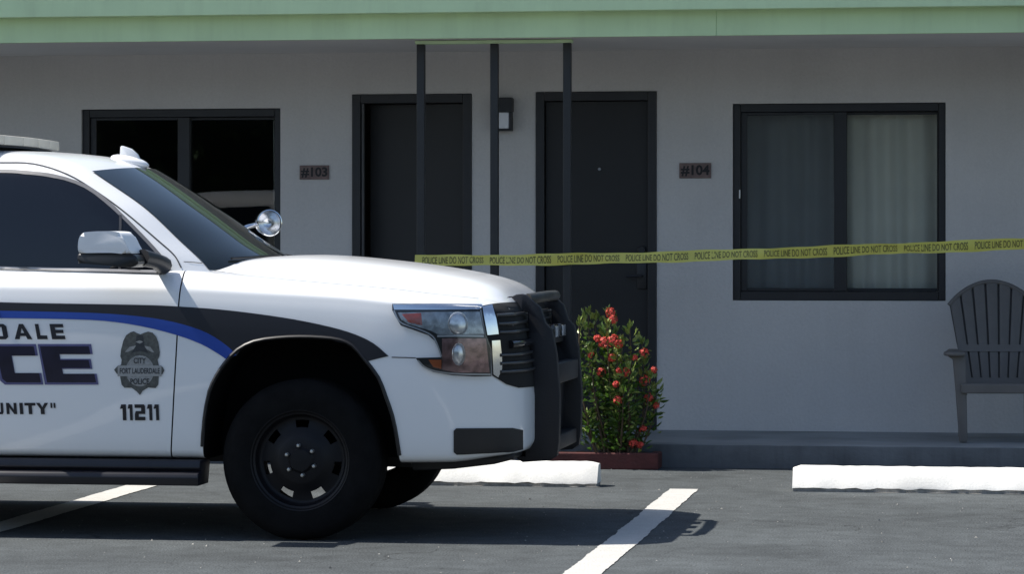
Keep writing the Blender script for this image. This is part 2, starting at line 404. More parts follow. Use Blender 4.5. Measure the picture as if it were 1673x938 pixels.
# room number signs
def sign(x0, x1, z0, z1, txt, label):
    s = tag(empty('room_number_sign', ((x0+x1)/2, YW, z0)), label, 'sign', 'room number signs beside the doors')
    w_, h_ = x1-x0, z1-z0
    obj('plaque', bx(B(), -w_/2, w_/2, -.012, -.001, 0, h_, .003), mat('plaque_brown', (.17, .115, .105), .6, var=.25, vscale=20), s)
    v, f = text_mesh(txt, .112, .0035); vx = [p[0] for p in v]; k = (w_*.90)/(max(vx)-min(vx)); zy = [p[1] for p in v]
    kz = h_*.74/(max(zy)-min(zy))
    from_py('lettering', [((p[0]-(max(vx)+min(vx))/2)*k, -.0145, h_*.5+(p[1]-(max(zy)+min(zy))/2)*kz) for p in v], f, mat('sign_lettering', (.010, .009, .010), .5, var=.1), s)
sign(-4.729, -4.519, 1.884, 1.983, '#103', 'small brown number plaque on the wall between dark window and door 103')
sign(-2.062, -1.843, 1.884, 1.989, '#104', 'small brown number plaque between door 104 and the curtained window')

# slender steel posts carrying the roof edge
def post_trio(x, label):
    t = tag(empty('porch_support', (x, 19.75, ZF)), label, 'posts', 'triple steel porch supports')
    for k in range(3):
        px = (0, .488, .968)[k]
        obj('post', bx(B(), px-.026, px+.026, -.026, .026, .012, 2.592, .005), mat('post_paint', (.020, .022, .024), .5, var=.15, vscale=5), t)
        obj('base_plate', bx(B(), px-.06, px+.06, -.06, .06, .003, .0115, .002, 1), MATS['post_paint'], t)
    obj('top_plate', bx(B(), -.035, 1.003, -.035, .035, 2.5925, 2.6145, .003), GREENM, t)
    return t
post_trio(-3.643, 'three slim black steel posts under the green roof edge before the doors')
post_trio(1.2, 'three slim black steel posts at the far end of the yellow tape')

# ================================================================== POLICE SUV
CAR = Vector((-3.244, 15.37, 0.0))       # ground point below the middle of the front axle; car local x = forward
car = tag(empty('police_suv', CAR), 'white police SUV with black and blue stripe, push bumper and roof light bar', 'police car')
YN = -1.02
# ---- lower body: a loft of cross-sections along x
Xs = [-4.17, -4.15, -4.08, -3.9, -3.4, -2.4, -1.5, -.9, -.6, -.3, -.1, .1, .3, .45, .6, .7, .8, .88, .94, .985, 1.02, 1.045, 1.06]
def P(*kv):
    xs, ys = zip(*kv); return lambda q: pchip(xs, ys, q)
plan = P((-4.17, .80), (-4.15, .88), (-4.08, .945), (-3.9, .985), (-3.4, 1.0), (.35, 1.0), (.5, .995), (.62, .982), (.72, .962), (.80, .935), (.88, .892), (.94, .845), (.985, .79), (1.02, .71), (1.045, .61), (1.06, .46))
zbot = P((-4.17, .52), (-4.0, .42), (-3.4, .385), (.3, .385), (.48, .375), (.70, .377), (.90, .400), (1.03, .42), (1.06, .46))
zcre = P((-4.17, 1.05), (-4.0, 1.18), (-3.4, 1.225), (-1.5, 1.222), (-.58, 1.213), (-.186, 1.196), (.205, 1.176), (.445, 1.152), (.7, 1.128), (.9, 1.108), (.985, 1.085), (1.02, .95), (1.045, .80), (1.06, .68))
zsho = P((-4.17, 1.12), (-4.0, 1.25), (-3.4, 1.30), (-1.5, 1.300), (-.6, 1.292), (-.3, 1.266), (.1, 1.232), (.42, 1.206), (.6, 1.184), (.8, 1.157), (.94, 1.13), (.985, 1.10), (1.02, .96), (1.045, .81), (1.06, .69))
ztop = P((-4.17, 1.13), (-4.0, 1.26), (-3.4, 1.31), (-.9, 1.312), (-.6, 1.335), (-.3, 1.368), (-.127, 1.374), (.0, 1.369), (.256, 1.346), (.447, 1.323), (.669, 1.287), (.80, 1.257), (.88, 1.225), (.94, 1.178), (.985, 1.118), (1.02, .975), (1.045, .82), (1.06, .70))
def section(x):
    p, zb, zc, zs, zt = [float(f(x)) for f in (plan, zbot, zcre, zsho, ztop)]
    bul = zt-zs
    hgt = zc-zb
    pts = [(0, zb), (.5*p, zb), (.84*p, zb), (.945*p, zb+.012), (.975*p, zb+.05), (1.0*p, zb+hgt*.28), (1.014*p, zb+hgt*.52), (1.012*p, zb+hgt*.75), (1.003*p, zb+hgt*.90), (.994*p, zb+hgt*.965), (.985*p, zc), (.955*p, zc+(zs-zc)*.48), (.915*p, zs-.004), (.885*p, zs+.006),
           (.78*p, zs+.16*bul), (.66*p, zs+.50*bul), (.54*p, zs+.80*bul), (.36*p, zs+.95*bul), (.15*p, zt), (0, zt)]
    return pts
def crom(pts, n):
    """Catmull-Rom through the points"""
    out = []
    P_ = [np.array(p) for p in pts]
    for i in range(len(P_)-1):
        p0 = P_[max(i-1, 0)]; p1 = P_[i]; p2 = P_[i+1]; p3 = P_[min(i+2, len(P_)-1)]
        d = np.linalg.norm(p2-p1)
        m1 = (p2-p0)/(np.linalg.norm(p1-p0)+d+1e-9)*d if i > 0 else (p2-p1)
        m2 = (p3-p1)/(np.linalg.norm(p3-p2)+d+1e-9)*d if i+2 < len(P_) else (p2-p1)
        for k in range(n):
            t = k/n
            out.append((2*t**3-3*t*t+1)*p1+(t**3-2*t*t+t)*m1+(-2*t**3+3*t*t)*p2+(t**3-t*t)*m2)
    out.append(P_[-1]); return out
def loft_rings(rings, cap=True):
    """rings of equal length -> verts, faces (closed rings)"""
    v = []; f = []; n = len(rings[0])
    for r in rings: v += [tuple(p) for p in r]
    for i in range(len(rings)-1):
        for k in range(n):
            a = i*n+k; b_ = i*n+(k+1) % n
            f.append((a, b_, b_+n, a+n))
    if cap: f.append(tuple(range(n))[::-1]); f.append(tuple(range((len(rings)-1)*n, len(rings)*n)))
    return v, f
st = np.unique(np.round(np.concatenate([np.linspace(-4.17, -3.9, 10), np.linspace(-3.9, -1.0, 40), np.linspace(-1.0, .45, 42), np.linspace(.45, .94, 26), np.linspace(.94, 1.06, 15)]), 4))
rings = []
for x in st:
    h_ = crom(section(x), 4)
    half = [(x, -p[0], p[1]) for p in h_]
    rings.append(half+[(x, p[0], p[1]) for p in h_[-2:0:-1]])
bv, bf = loft_rings(rings)
WELL = mat('wheel_well_liner', (.004, .004, .0045), .8, var=.2, spec=.15)
body = from_py('body', bv, bf, [WHITE, BLK, WELL], car)
bmt = B(); bmt.from_mesh(body.data); bmesh.ops.recalc_face_normals(bmt, faces=bmt.faces); bmt.to_mesh(body.data)
BV_BODY = BVHTree.FromBMesh(bmt); bmt.free()
# ---- greenhouse: outlines stacked in z
gz = [1.26, 1.30, 1.336, 1.40, 1.45, 1.52, 1.60, 1.68, 1.74, 1.775, 1.80, 1.82, 1.838, 1.856, 1.872, 1.886, 1.898, 1.906, 1.912, 1.915]
gw = P((1.26, .912), (1.30, .902), (1.40, .883), (1.6, .835), (1.74, .787), (1.775, .77), (1.80, .748), (1.82, .722), (1.838, .69), (1.856, .645), (1.872, .59), (1.886, .525), (1.898, .44), (1.906, .355), (1.912, .25), (1.915, .12))
gp = P((1.26, -.49), (1.336, -.553), (1.441, -.668), (1.607, -.856), (1.74, -1.062), (1.775, -1.12), (1.80, -1.165), (1.82, -1.205), (1.838, -1.25), (1.856, -1.31), (1.872, -1.375), (1.886, -1.46), (1.898, -1.56), (1.906, -1.66), (1.912, -1.80), (1.915, -1.95))
gc = P((1.26, -.20), (1.336, -.29), (1.45, -.47), (1.607, -.70), (1.74, -.905), (1.80, -1.005), (1.832, -1.065), (1.856, -1.13), (1.872, -1.19), (1.886, -1.27), (1.898, -1.38), (1.906, -1.49), (1.912, -1.66), (1.915, -1.85))
gr = P((1.26, -4.12), (1.336, -4.10), (1.6, -3.98), (1.74, -3.88), (1.80, -3.84), (1.856, -3.76), (1.886, -3.62), (1.906, -3.35), (1.915, -2.8))
NF = 18
def g_out(z):
    w_, xp, xc, xr = float(gw(z)), float(gp(z)), float(gc(z)), float(gr(z))
    yp = w_*.885; pts = []
    for k in range(NF+1):                                   # windscreen, from the middle to the near pillar
        y = yp*k/NF; pts.append((xc+(xp-xc)*(y/yp)**2.2, -y))
    cs = [(xp, yp), (xp-.045, w_*.945), (xp-.11, w_*.982), (xp-.20, w_)]
    for a, y in cs[1:]: pts.append((a, -y))
    nS = 46
    for k in range(1, nS+1):
        x = (xp-.20)+(xr+.25-(xp-.20))*k/nS; pts.append((x, -w_*(1-.02*(k/nS)**2)))
    for k in range(1, 8):
        t = k/7*math.pi/2; pts.append((xr+.25-.25*math.sin(t), -(w_*.98-.22*w_*(1-math.cos(t)))))
    pts.append((xr, 0))
    return pts
zz_ = np.unique(np.round(np.concatenate([np.linspace(1.26, 1.775, 26), np.array(gz[10:])]), 4))
rings = []
for z in zz_:
    h_ = g_out(z)
    rings.append([(x, y, z) for x, y in h_]+[(x, -y, z) for x, y in h_[-2:0:-1]])
gv, gf = loft_rings(rings)
cabin = from_py('cabin', gv, gf, [WHITE, BLK], car)
bmt = B(); bmt.from_mesh(cabin.data); bmesh.ops.recalc_face_normals(bmt, faces=bmt.faces); bmt.to_mesh(cabin.data)
BV_CAB = BVHTree.FromBMesh(bmt); bmt.free(); smooth(cabin.data, 45)

# ---- fitting flat outlines onto the curved body
SN, CS = math.sin(YAW), math.cos(YAW)
EYEL = Vector((0, 0, EYE))-CAR
def view(p):
    X = (p[0]-PW/2)/FPX; Z = -(p[1]-HOR)/FPX
    return EYEL, Vector((-SN+X*CS, CS+X*SN, Z)).normalized()
def side(p): return Vector((p[0], -4, p[1])), Vector((0, 1, 0))
def front(p): return Vector((4, p[0], p[1])), Vector((-1, 0, 0))
def top(p): return Vector((p[0], p[1], 4)), Vector((0, 0, -1))
def hit(p, mapper, trees=None):
    o, d = mapper(p); best = None
    for t in (trees or (BV_BODY, BV_CAB)):
        l, n, i, ds = t.ray_cast(o, d)
        if l is not None and (best is None or ds < best[2]):
            best = (l, -n if n.dot(d) > 0 else n, ds)
    return best
def fit(verts, faces, mapper, off, step, trees=None, thick=0.0):
    """cut flat faces on a grid and lay them on the body, `off` proud of it"""
    bm = B(); vs_ = [bm.verts.new((p[0], p[1], 0)) for p in verts]
    for f in faces:
        if len(f) == 3: bm.faces.new([vs_[i] for i in f]); continue
        for t in tessellate_polygon([[Vector((verts[i][0], verts[i][1], 0)) for i in f]]): bm.faces.new([vs_[f[i]] for i in t])
    for ax in (0, 1):
        lo = min(v.co[ax] for v in bm.verts); hi = max(v.co[ax] for v in bm.verts)
        for k in range(1, int((hi-lo)/step)+1):
            no = (1, 0, 0) if ax == 0 else (0, 1, 0); co = [0, 0, 0]; co[ax] = lo+k*step
            bmesh.ops.bisect_plane(bm, geom=bm.verts[:]+bm.edges[:]+bm.faces[:], plane_co=co, plane_no=no, dist=1e-5)
    dead = []; dirs = Vector((0, 0, 0))
    for v in bm.verts:
        h = hit((v.co.x, v.co.y), mapper, trees)
        if h is None: dead.append(v); continue
        v.co = h[0]+h[1]*off; dirs += mapper((v.co.x, v.co.y))[1]
    bmesh.ops.delete(bm, geom=dead, context='VERTS')
    bmesh.ops.recalc_face_normals(bm, faces=bm.faces)
    d = dirs.normalized()
    s = sum((f.normal.dot(d))*f.calc_area() for f in bm.faces)
    if s > 0: bmesh.ops.reverse_faces(bm, faces=bm.faces)
    if thick:
        r_ = bmesh.ops.extrude_face_region(bm, geom=bm.faces[:])
        bm.normal_update()
    return bm
def patch(name, outline, m, parent, mapper=view, off=.003, step=8, trees=None, both=False):
    bm = fit(outline, [list(range(len(outline)))], mapper, off, step, trees)
    o = obj(name, bm, m, parent, sm=60)
    if both: mirror(o, parent)
    return o
def mirror(o, parent):
    c = o.copy(); c.data = o.data.copy(); COL.objects.link(c); c.parent = parent
    c.location.y = -o.location.y
    bm = B(); bm.from_mesh(c.data)
    for v in bm.verts: v.co.y = -v.co.y
    bmesh.ops.reverse_faces(bm, faces=bm.faces); bm.to_mesh(c.data); bm.free(); return c
def dense(pts, n=4, closed=False):
    q = [np.array(p, float) for p in pts]; out = []
    r_ = crom(q, n); return [tuple(p) for p in r_]
def strip(pts, w_):
    """band of width w_ along a 2D line"""
    q = [np.array(p, float) for p in pts]; L_, R_ = [], []
    for i in range(len(q)):
        d = q[min(i+1, len(q)-1)]-q[max(i-1, 0)]; d /= np.linalg.norm(d)+1e-9; n = np.array((-d[1], d[0]))*w_/2
        L_.append(tuple(q[i]+n)); R_.append(tuple(q[i]-n))
    v = L_+R_; k = len(q); return v, [(i, i+1, k+i+1, k+i) for i in range(k-1)]
def band(name, pts, w_, m, parent, mapper=view, off=.003, step=10, both=False):
    v, f = strip(pts, w_); o = obj(name, fit(v, f, mapper, off, step), m, parent, sm=60)
    if both: mirror(o, parent)
    return o

# ---- wheel arches
ARCH = [(-.487, .30), (-.482, .45), (-.470, .57), (-.440, .715), (-.405, .79), (-.36, .855), (-.30, .917), (-.22, .957), (-.11, .975), (.0, .981), (.11, .978), (.20, .967), (.26, .94), (.315, .88), (.385, .79), (.42, .70), (.450, .607), (.470, .50), (.480, .417), (.484, .30)]
def cut_arch(dx, s):
    bm = B(); pts = [(x+dx, z) for x, z in dense(ARCH, 2)]
    prism(bm, pts, 'y', s*.60, s*1.3)
    for f in bm.faces: f.material_index = 2
    c = obj('arch_cutter', bm, [WHITE, BLK, WELL]); c.location = CAR
    boolean(body, c); kill(c)
for dx in (0, -2.95):
    for s in (-1, 1): cut_arch(dx, s)

# ---- opening panels are cut from the body shell: doors and hood
NRM_SRC = BV_BODY
def fix_normals(o):
    smooth(o.data, 32)
def take(name, outline, axis, a0, a1, gap, label=None, mirror_too=False):
    """part = body within the outline, body keeps the rest, a gap between them"""
    def inset(pts, d):
        c = np.array(pts); n = len(c); out = []
        area = sum(c[i][0]*c[(i+1) % n][1]-c[(i+1) % n][0]*c[i][1] for i in range(n))
        sgn = 1 if area > 0 else -1
        for i in range(n):
            e1 = c[i]-c[i-1]; e2 = c[(i+1) % n]-c[i]
            n1 = np.array((-e1[1], e1[0]))/(np.linalg.norm(e1)+1e-9); n2 = np.array((-e2[1], e2[0]))/(np.linalg.norm(e2)+1e-9)
            b_ = n1+n2; b_ /= max(np.linalg.norm(b_), 1e-6); k = d/max(.35, b_.dot(n1))
            out.append(tuple(c[i]+b_*k*sgn))
        return out
    part = body.copy(); part.data = body.data.copy(); part.name = name; part.data.name = name; COL.objects.link(part)
    for o, d, op in ((part, gap/2, 'INTERSECT'), (body, -gap/2, 'DIFFERENCE')):
        bm = prism(B(), inset(outline, d), axis, a0, a1)
        for f in bm.faces: f.material_index = 1
        c = obj('panel_cutter', bm, [WHITE, BLK, WELL]); c.location = CAR
        boolean(o, c, op); kill(c)
    fix_normals(part)
    return part
DOOR_F = dense([(-.60, 1.42), (-.592, 1.25), (-.597, 1.13), (-.603, .953), (-.618, .716), (-.646, .386), (-.66, .33)], 3)+[(-1.66, .33), (-1.70, .5), (-1.715, .9), (-1.715, 1.42)]
DOOR_R = [(-1.722, 1.42), (-1.722, .9), (-1.707, .5), (-1.667, .33), (-2.40, .33), (-2.47, .56), (-2.53, .73), (-2.66, .9), (-2.74, 1.05), (-2.78, 1.42)]
d1 = take('door', DOOR_F, 'y', -1.3, -.74, .007); d1['label'] = 'white front passenger door with police lettering'
d2 = take('door', DOOR_F, 'y', .74, 1.3, .007)
d3 = take('door', DOOR_R, 'y', -1.3, -.74, .007)
d4 = take('door', DOOR_R, 'y', .74, 1.3, .007)
HOOD = [(-.62, -.70), (-.40, -.79), (-.31, -.835), (-.1, -.862), (.42, -.872), (.60, -.852), (.74, -.80), (.84, -.73), (.93, -.60), (.952, -.3), (.955, 0)]
HOOD = HOOD+[(x, -y) for x, y in HOOD[-2::-1]]
hood = take('hood', HOOD, 'z', 1.165, 1.6, .007)
fix_normals(body)

# ---- glass
WSH = mat('windscreen_glass', (.012, .017, .018), .04, var=.1, vscale=3, spec=.6)
ws_px = None
def sub_grid(name, zr, k0, m, off, parent):
    """windscreen: the front part of the cabin outline between two heights"""
    v = []; f = []; zs_ = np.linspace(zr[0], zr[1], 22); ys_ = np.linspace(-1, 1, 29)
    for z in zs_:
        w_, xp, xc = float(gw(z)), float(gp(z)), float(gc(z)); yp = w_*.885
        for q in ys_:
            y = q*yp*k0
            zl = z
            if z == zs_[-1]: zl = z+.030*(1-q*q)
            x = float(gc(zl))+(float(gp(zl))-float(gc(zl)))*(abs(q)*k0)**2.2
            v.append((x+off*.75, y, zl+off*.65))
    n = len(ys_)
    for i in range(len(zs_)-1):
        for k in range(n-1): f.append((i*n+k, i*n+k+1, (i+1)*n+k+1, (i+1)*n+k))
    return from_py(name, v, f, m, parent, 60)
wsn = sub_grid('windscreen', (1.30, 1.790), .975, WSH, .006, car)
# side glass (front door): outline of the near window laid on the cabin side
SIDEWIN = [(-40, 436), (0, 437), (140, 440), (255, 443), (268, 441), (271, 434), (264, 421), (230, 384), (186, 341), (140, 306), (90, 289), (30, 282), (0, 281), (-40, 280.5)]
BW = [(-1.68, 1.318), (-.74, 1.302)]
def side_window(pts, name='side_window'):
    o = patch(name, pts, GLS_SIDE, car, off=.006, step=12, trees=(BV_CAB,))
    mirror(o, car); return o
sw = side_window(SIDEWIN)
# seal round the glass
seal = dense([(-40, 281.5), (0, 281), (30, 282), (90, 289), (140, 306), (186, 341), (230, 384), (262, 419), (272, 434)], 3)
mgrey = mat('window_seal', (.16, .16, .17), .5, var=.08)
o = band('window_seal', seal, 5.5, mgrey, car, off=.008, both=True)
o = band('belt_moulding', [(-60, 438.5), (0, 439), (140, 442), (256, 445), (268, 444.5), (274, 440)], 6, mat('belt_trim', (.30, .30, .31), .3, .6, var=.06), car, off=.009, both=True)
band('quarter_divider', [(197, 352), (196, 442)], 4, mat('divider_trim', (.05, .05, .055), .4, var=.1), car, off=.009, both=True)
# rear side glass
RW = [(-1.80, 1.325), (-1.80, 1.775), (-2.75, 1.765), (-2.78, 1.32)]
QW = [(-2.90, 1.325), (-2.88, 1.76), (-3.55, 1.74), (-3.72, 1.33)]
for q in (RW, QW): patch('side_window', q, GLS_SIDE, car, mapper=side, off=.006, step=.12, trees=(BV_CAB,), both=True)
TG = [(-.66, 1.35), (-.60, 1.72), (.60, 1.72), (.66, 1.35)]
def back(p): return Vector((-8, p[0], p[1])), Vector((1, 0, 0))
patch('rear_window', TG, GLS_SIDE, car, mapper=back, off=.006, step=.12, trees=(BV_CAB,))
# door cut line that runs up the pillar and over the window
line = dense([(296, 438), (285, 418), (260, 395), (205, 348), (160, 315), (110, 285), (55, 268), (0, 266), (-60, 266)], 4)
band('pillar_gap', line, 2.0, mat('gap_shadow', (.05, .05, .055), .8, var=.05), car, off=.0025, both=True)
band('roof_seam', [(300, 428), (316, 429), (330, 430.5)], 1.1, MATS['gap_shadow'], car, off=.0025)

# ---- cladding: rocker step, wheel arch lips, front valance
for s in (-1, 1):
    bm = B(); prism(bm, [(s*.80, .385), (s*1.0, .384), (s*1.012, .345), (s*.985, .330), (s*1.035, .322), (s*1.045, .30), (s*1.03, .262), (s*.84, .262)], 'x', -2.46, -.49, .006)
    obj('running_board', bm, mat('step_plastic', (.016, .016, .022), .42, var=.15, vscale=6), car, sm=40)
    bm = B(); tube(bm, [(x, s*1.012, z) for x, z in dense([(a, b_) for a, b_ in ARCH if b_ > .36], 2)], .011, 6)
    for v in bm.verts:
        pass
    # the lip follows the body side
    bm.free(); bm = B(); pts = []
    for x, z in dense([(a*1.006, .39+(b_-.39)*1.006) for a, b_ in ARCH if b_ > .40], 2):
        h = hit((x*1.015, z+.006), side, (BV_BODY,))
        if h: pts.append((x, h[0].y*-s, z))
    tube(bm, pts, .010, 6); obj('arch_lip', bm, BLK, car, sm=60)
bm = B(); prism(bm, [(.50, .325), (.49, .374), (.68, .380), (.90, .398), (1.0, .414), (1.0, .385), (.9, .36), (.7, .335)], 'y', -.72, .72, .008); obj('valance', bm, BLK, car, sm=40)
bm = B(); prism(bm, [(-3.3, .30), (-3.3, .384), (.48, .384), (.48, .32), (-.5, .34), (-2.4, .34)], 'y', -.45, .45); obj('underbody', bm, BLK, car)

# ---- stripe and lettering on the near side
LIP = [(598, 591), (584, 574), (566, 562), (530, 553), (490, 549.5), (440, 550.5), (408, 557), (395, 569), (386, 582)]
STRIPE_TOP = [(-60, 492.5), (0, 494), (60, 495.5), (150, 497), (250, 499), (300, 501.5), (360, 506), (420, 513), (480, 522), (540, 534.5), (580, 546.5), (610, 561), (635, 582)]
BLUE_TOP = [(-60, 507), (0, 508), (100, 510), (180, 513), (250, 520), (300, 530.5), (340, 545), (372, 566), (386, 580)]
BLUE_BOT = [(-60, 519.5), (0, 520), (100, 521.5), (170, 524.5), (230, 533), (290, 548), (330, 563), (358, 579), (371, 588)]
black = dense(STRIPE_TOP, 3)+LIP+dense(BLUE_TOP, 3)[::-1][1:]
patch('black_stripe', black, NAVY, car, off=.0035, step=10, trees=(BV_BODY,), both=True)
bluep = dense(BLUE_TOP, 3)+dense(BLUE_BOT, 3)[::-1]
patch('blue_stripe', bluep, BLUE, car, off=.0035, step=10, trees=(BV_BODY,), both=True)
def rct(a, b_, c, d): return [(a, b_), (c, b_), (c, d), (a, d)]
GL = {  # block letters as straight strokes in a unit box
 'D': [rct(0, 0, .30, 1), [(.30, .80), (.30, 1), (.85, 1), (.72, .80)], [(.30, 0), (.30, .20), (.72, .20), (.85, 0)], [(.72, .20), (.72, .80), (.85, 1), (1, .85), (1, .15), (.85, 0)]],
 'A': [[(0, 0), (.38, 1), (.5, 1), (.5, .72), (.28, 0)], [(.5, .72), (.5, 1), (.62, 1), (1, 0), (.72, 0)], [(.345, .21), (.406, .41), (.594, .41), (.655, .21)]],
 'L': [rct(0, 0, .36, 1), rct(.36, 0, 1, .25)],
 'E': [rct(0, 0, .36, 1), rct(.36, 0, 1, .24), rct(.36, .40, .94, .62), rct(.36, .78, 1, 1)],
 'C': [[(0, .1), (.1, 0), (.36, .24), (.36, .76), (.1, 1), (0, .9)], [(.1, 0), (1, 0), (1, .26), (.36, .26), (.36, .24)], [(.1, 1), (1, 1), (1, .74), (.36, .74), (.36, .76)]],
 'U': [rct(0, .2, .3, 1), rct(.7, .2, 1, 1), [(0, .2), (.1, 0), (.9, 0), (1, .2)]],
 'N': [rct(0, 0, .28, 1), rct(.72, 0, 1, 1), [(.28, 1), (.28, .62), (.72, 0), (.72, .38)]],
 'I': [rct(.1, 0, .9, 1)],
 'T': [rct(0, .76, 1, 1), rct(.34, 0, .66, .76)],
 'Y': [rct(.34, 0, .66, .45), [(0, 1), (.34, .45), (.5, .45), (.5, .62), (.3, 1)], [(1, 1), (.66, .45), (.5, .45), (.5, .62), (.7, 1)]],
 '"': [rct(.05, .55, .38, 1), rct(.62, .55, .95, 1)],
 '1': [rct(.42, 0, 1, 1), [(0, .72), (.42, .74), (.42, 1), (.22, 1)]],
 '2': [rct(0, .78, .78, 1), [(.62, .58), (1, .58), (1, .9), (.9, 1), (.78, 1), (.78, .78), (.62, .78)], [(0, .40), (0, .34), (.38, .34), (.38, .40), (1, .40), (1, .58), (.1, .58)], rct(0, 0, .38, .34), rct(.38, 0, 1, .22)],
}
def glyph(name, ch, x0, x1, y0, y1, m, lean=0.0, off=.004, grow=0.0, fat=0.0):
    """letter between px columns x0..x1 and rows y0(top)..y1(bottom) of its panel; lean = px the foot is pushed right"""
    v = []; f = []
    for poly in GL[ch]:
        k = len(v)
        c0 = np.mean(poly, axis=0)
        for a, b_ in poly:
            x = x0+(x1-x0)*a; y = y1+(y0-y1)*b_
            if grow:
                x += grow*(1 if a > c0[0] else -1); y += grow*(-1 if b_ > c0[1] else 1)
            v.append((x+lean*(1-b_), y))
        f.append(tuple(range(k, len(v))))
    return obj(name, fit(v, f, view, off, 14, (BV_BODY,)), m, car)
for ch, a, b_ in (('D', -19, 10), ('A', 20, 49), ('L', 57, 74), ('E', 81, 103)):
    glyph('letter', ch, a, b_, 529.5, 554.5, DNAVY if 0 else NAVY, lean=4.5)
for ch, a, b_ in (('C', -8, 57), ('E', 64, 147)):
    glyph('letter_outline', ch, a-1, b_+1, 563.5, 627.5, LAV, lean=12, off=.0038, grow=1.2)
    glyph('letter', ch, a+1.5, b_-1.5, 566, 625, DNAVY, lean=12, off=.0055)
for ch, a, b_ in (('U', -9, 5), ('N', 10, 27), ('I', 31, 38), ('T', 40, 58), ('Y', 59, 79), ('"', 82, 91)):
    glyph('letter', ch, a, b_, 658.5, 677, NAVY, lean=1.5)
for ch, a, b_ in (('1', 196, 206), ('1', 208.5, 216.5), ('2', 220, 237), ('1', 240, 248.5), ('1', 251, 259.5)):
    glyph('digit', ch, a, b_, 661, 687, NAVY, lean=1)
# shield badge: eagle over a disc on a star, with a lettered ribbon
BDG = mat('badge_olive', (.085, .090, .085), .5, var=.35, vscale=60); BDL = mat('badge_light', (.30, .305, .30), .5, var=.2, vscale=80); BDD = mat('badge_dark', (.030, .034, .040), .5, var=.3, vscale=60)
def q7(x, y): return (170+x/5.515, 530+y/5.515)
eagle = [(240, 72), (270, 64), (300, 80), (330, 92), (360, 78), (400, 66), (440, 78), (470, 110), (490, 160), (505, 250), (500, 290), (485, 320), (495, 370), (530, 385), (545, 415), (528, 450), (495, 465), (490, 545), (465, 575), (400, 570), (350, 600), (325, 638), (295, 605), (250, 572), (185, 572), (160, 545), (145, 465), (115, 445), (92, 410), (120, 380), (155, 365), (160, 320), (148, 290), (155, 230), (175, 150), (200, 100)]
bd = patch('shield_badge', [q7(*p) for p in eagle], BDG, car, off=.0035, step=6, trees=(BV_BODY,))
disc = [q7(325+128*math.cos(t), 420+140*math.sin(t)) for t in np.linspace(0, 2*math.pi, 28)[:-1]]
patch('disc', disc, BDL, bd, off=.0045, step=6, trees=(BV_BODY,))
patch('ribbon', [q7(*p) for p in ((125, 372), (520, 372), (520, 468), (125, 468))], mat('ribbon_grey', (.34, .345, .34), .5, var=.08, vscale=60), bd, off=.0055, step=6, trees=(BV_BODY,))
for wing in ([(190, 250), (230, 205), (290, 192), (270, 225), (215, 250)], [(455, 255), (420, 205), (365, 195), (385, 225), (430, 250)], [(285, 158), (325, 145), (355, 158), (325, 175)]):
    patch('wing_feather', [q7(*p) for p in wing], BDL, bd, off=.0048, step=6, trees=(BV_BODY,))
patch('eagle_body', [q7(*p) for p in ((295, 100), (355, 100), (365, 185), (400, 260), (325, 240), (250, 260), (285, 185))], BDD, bd, off=.0044, step=6, trees=(BV_BODY,))
for k in range(3):
    a0, b0, w0, h0, txt = ((325, 328, 110, 52, 'CITY'), (325, 420, 360, 52, 'FORT LAUDERDALE'), (325, 515, 170, 52, 'POLICE'))[k]
    v, f = text_mesh(txt, 1, .02); xs_ = [p[0] for p in v]; ys_ = [p[1] for p in v]
    vv = [q7(a0+(p[0]-(max(xs_)+min(xs_))/2)*w0/(max(xs_)-min(xs_)), b0-(p[1]-(max(ys_)+min(ys_))/2)*h0/(max(ys_)-min(ys_))) for p in v]
    obj('badge_lettering', fit(vv, f, view, .0068, 60, (BV_BODY,)), BDD, bd)

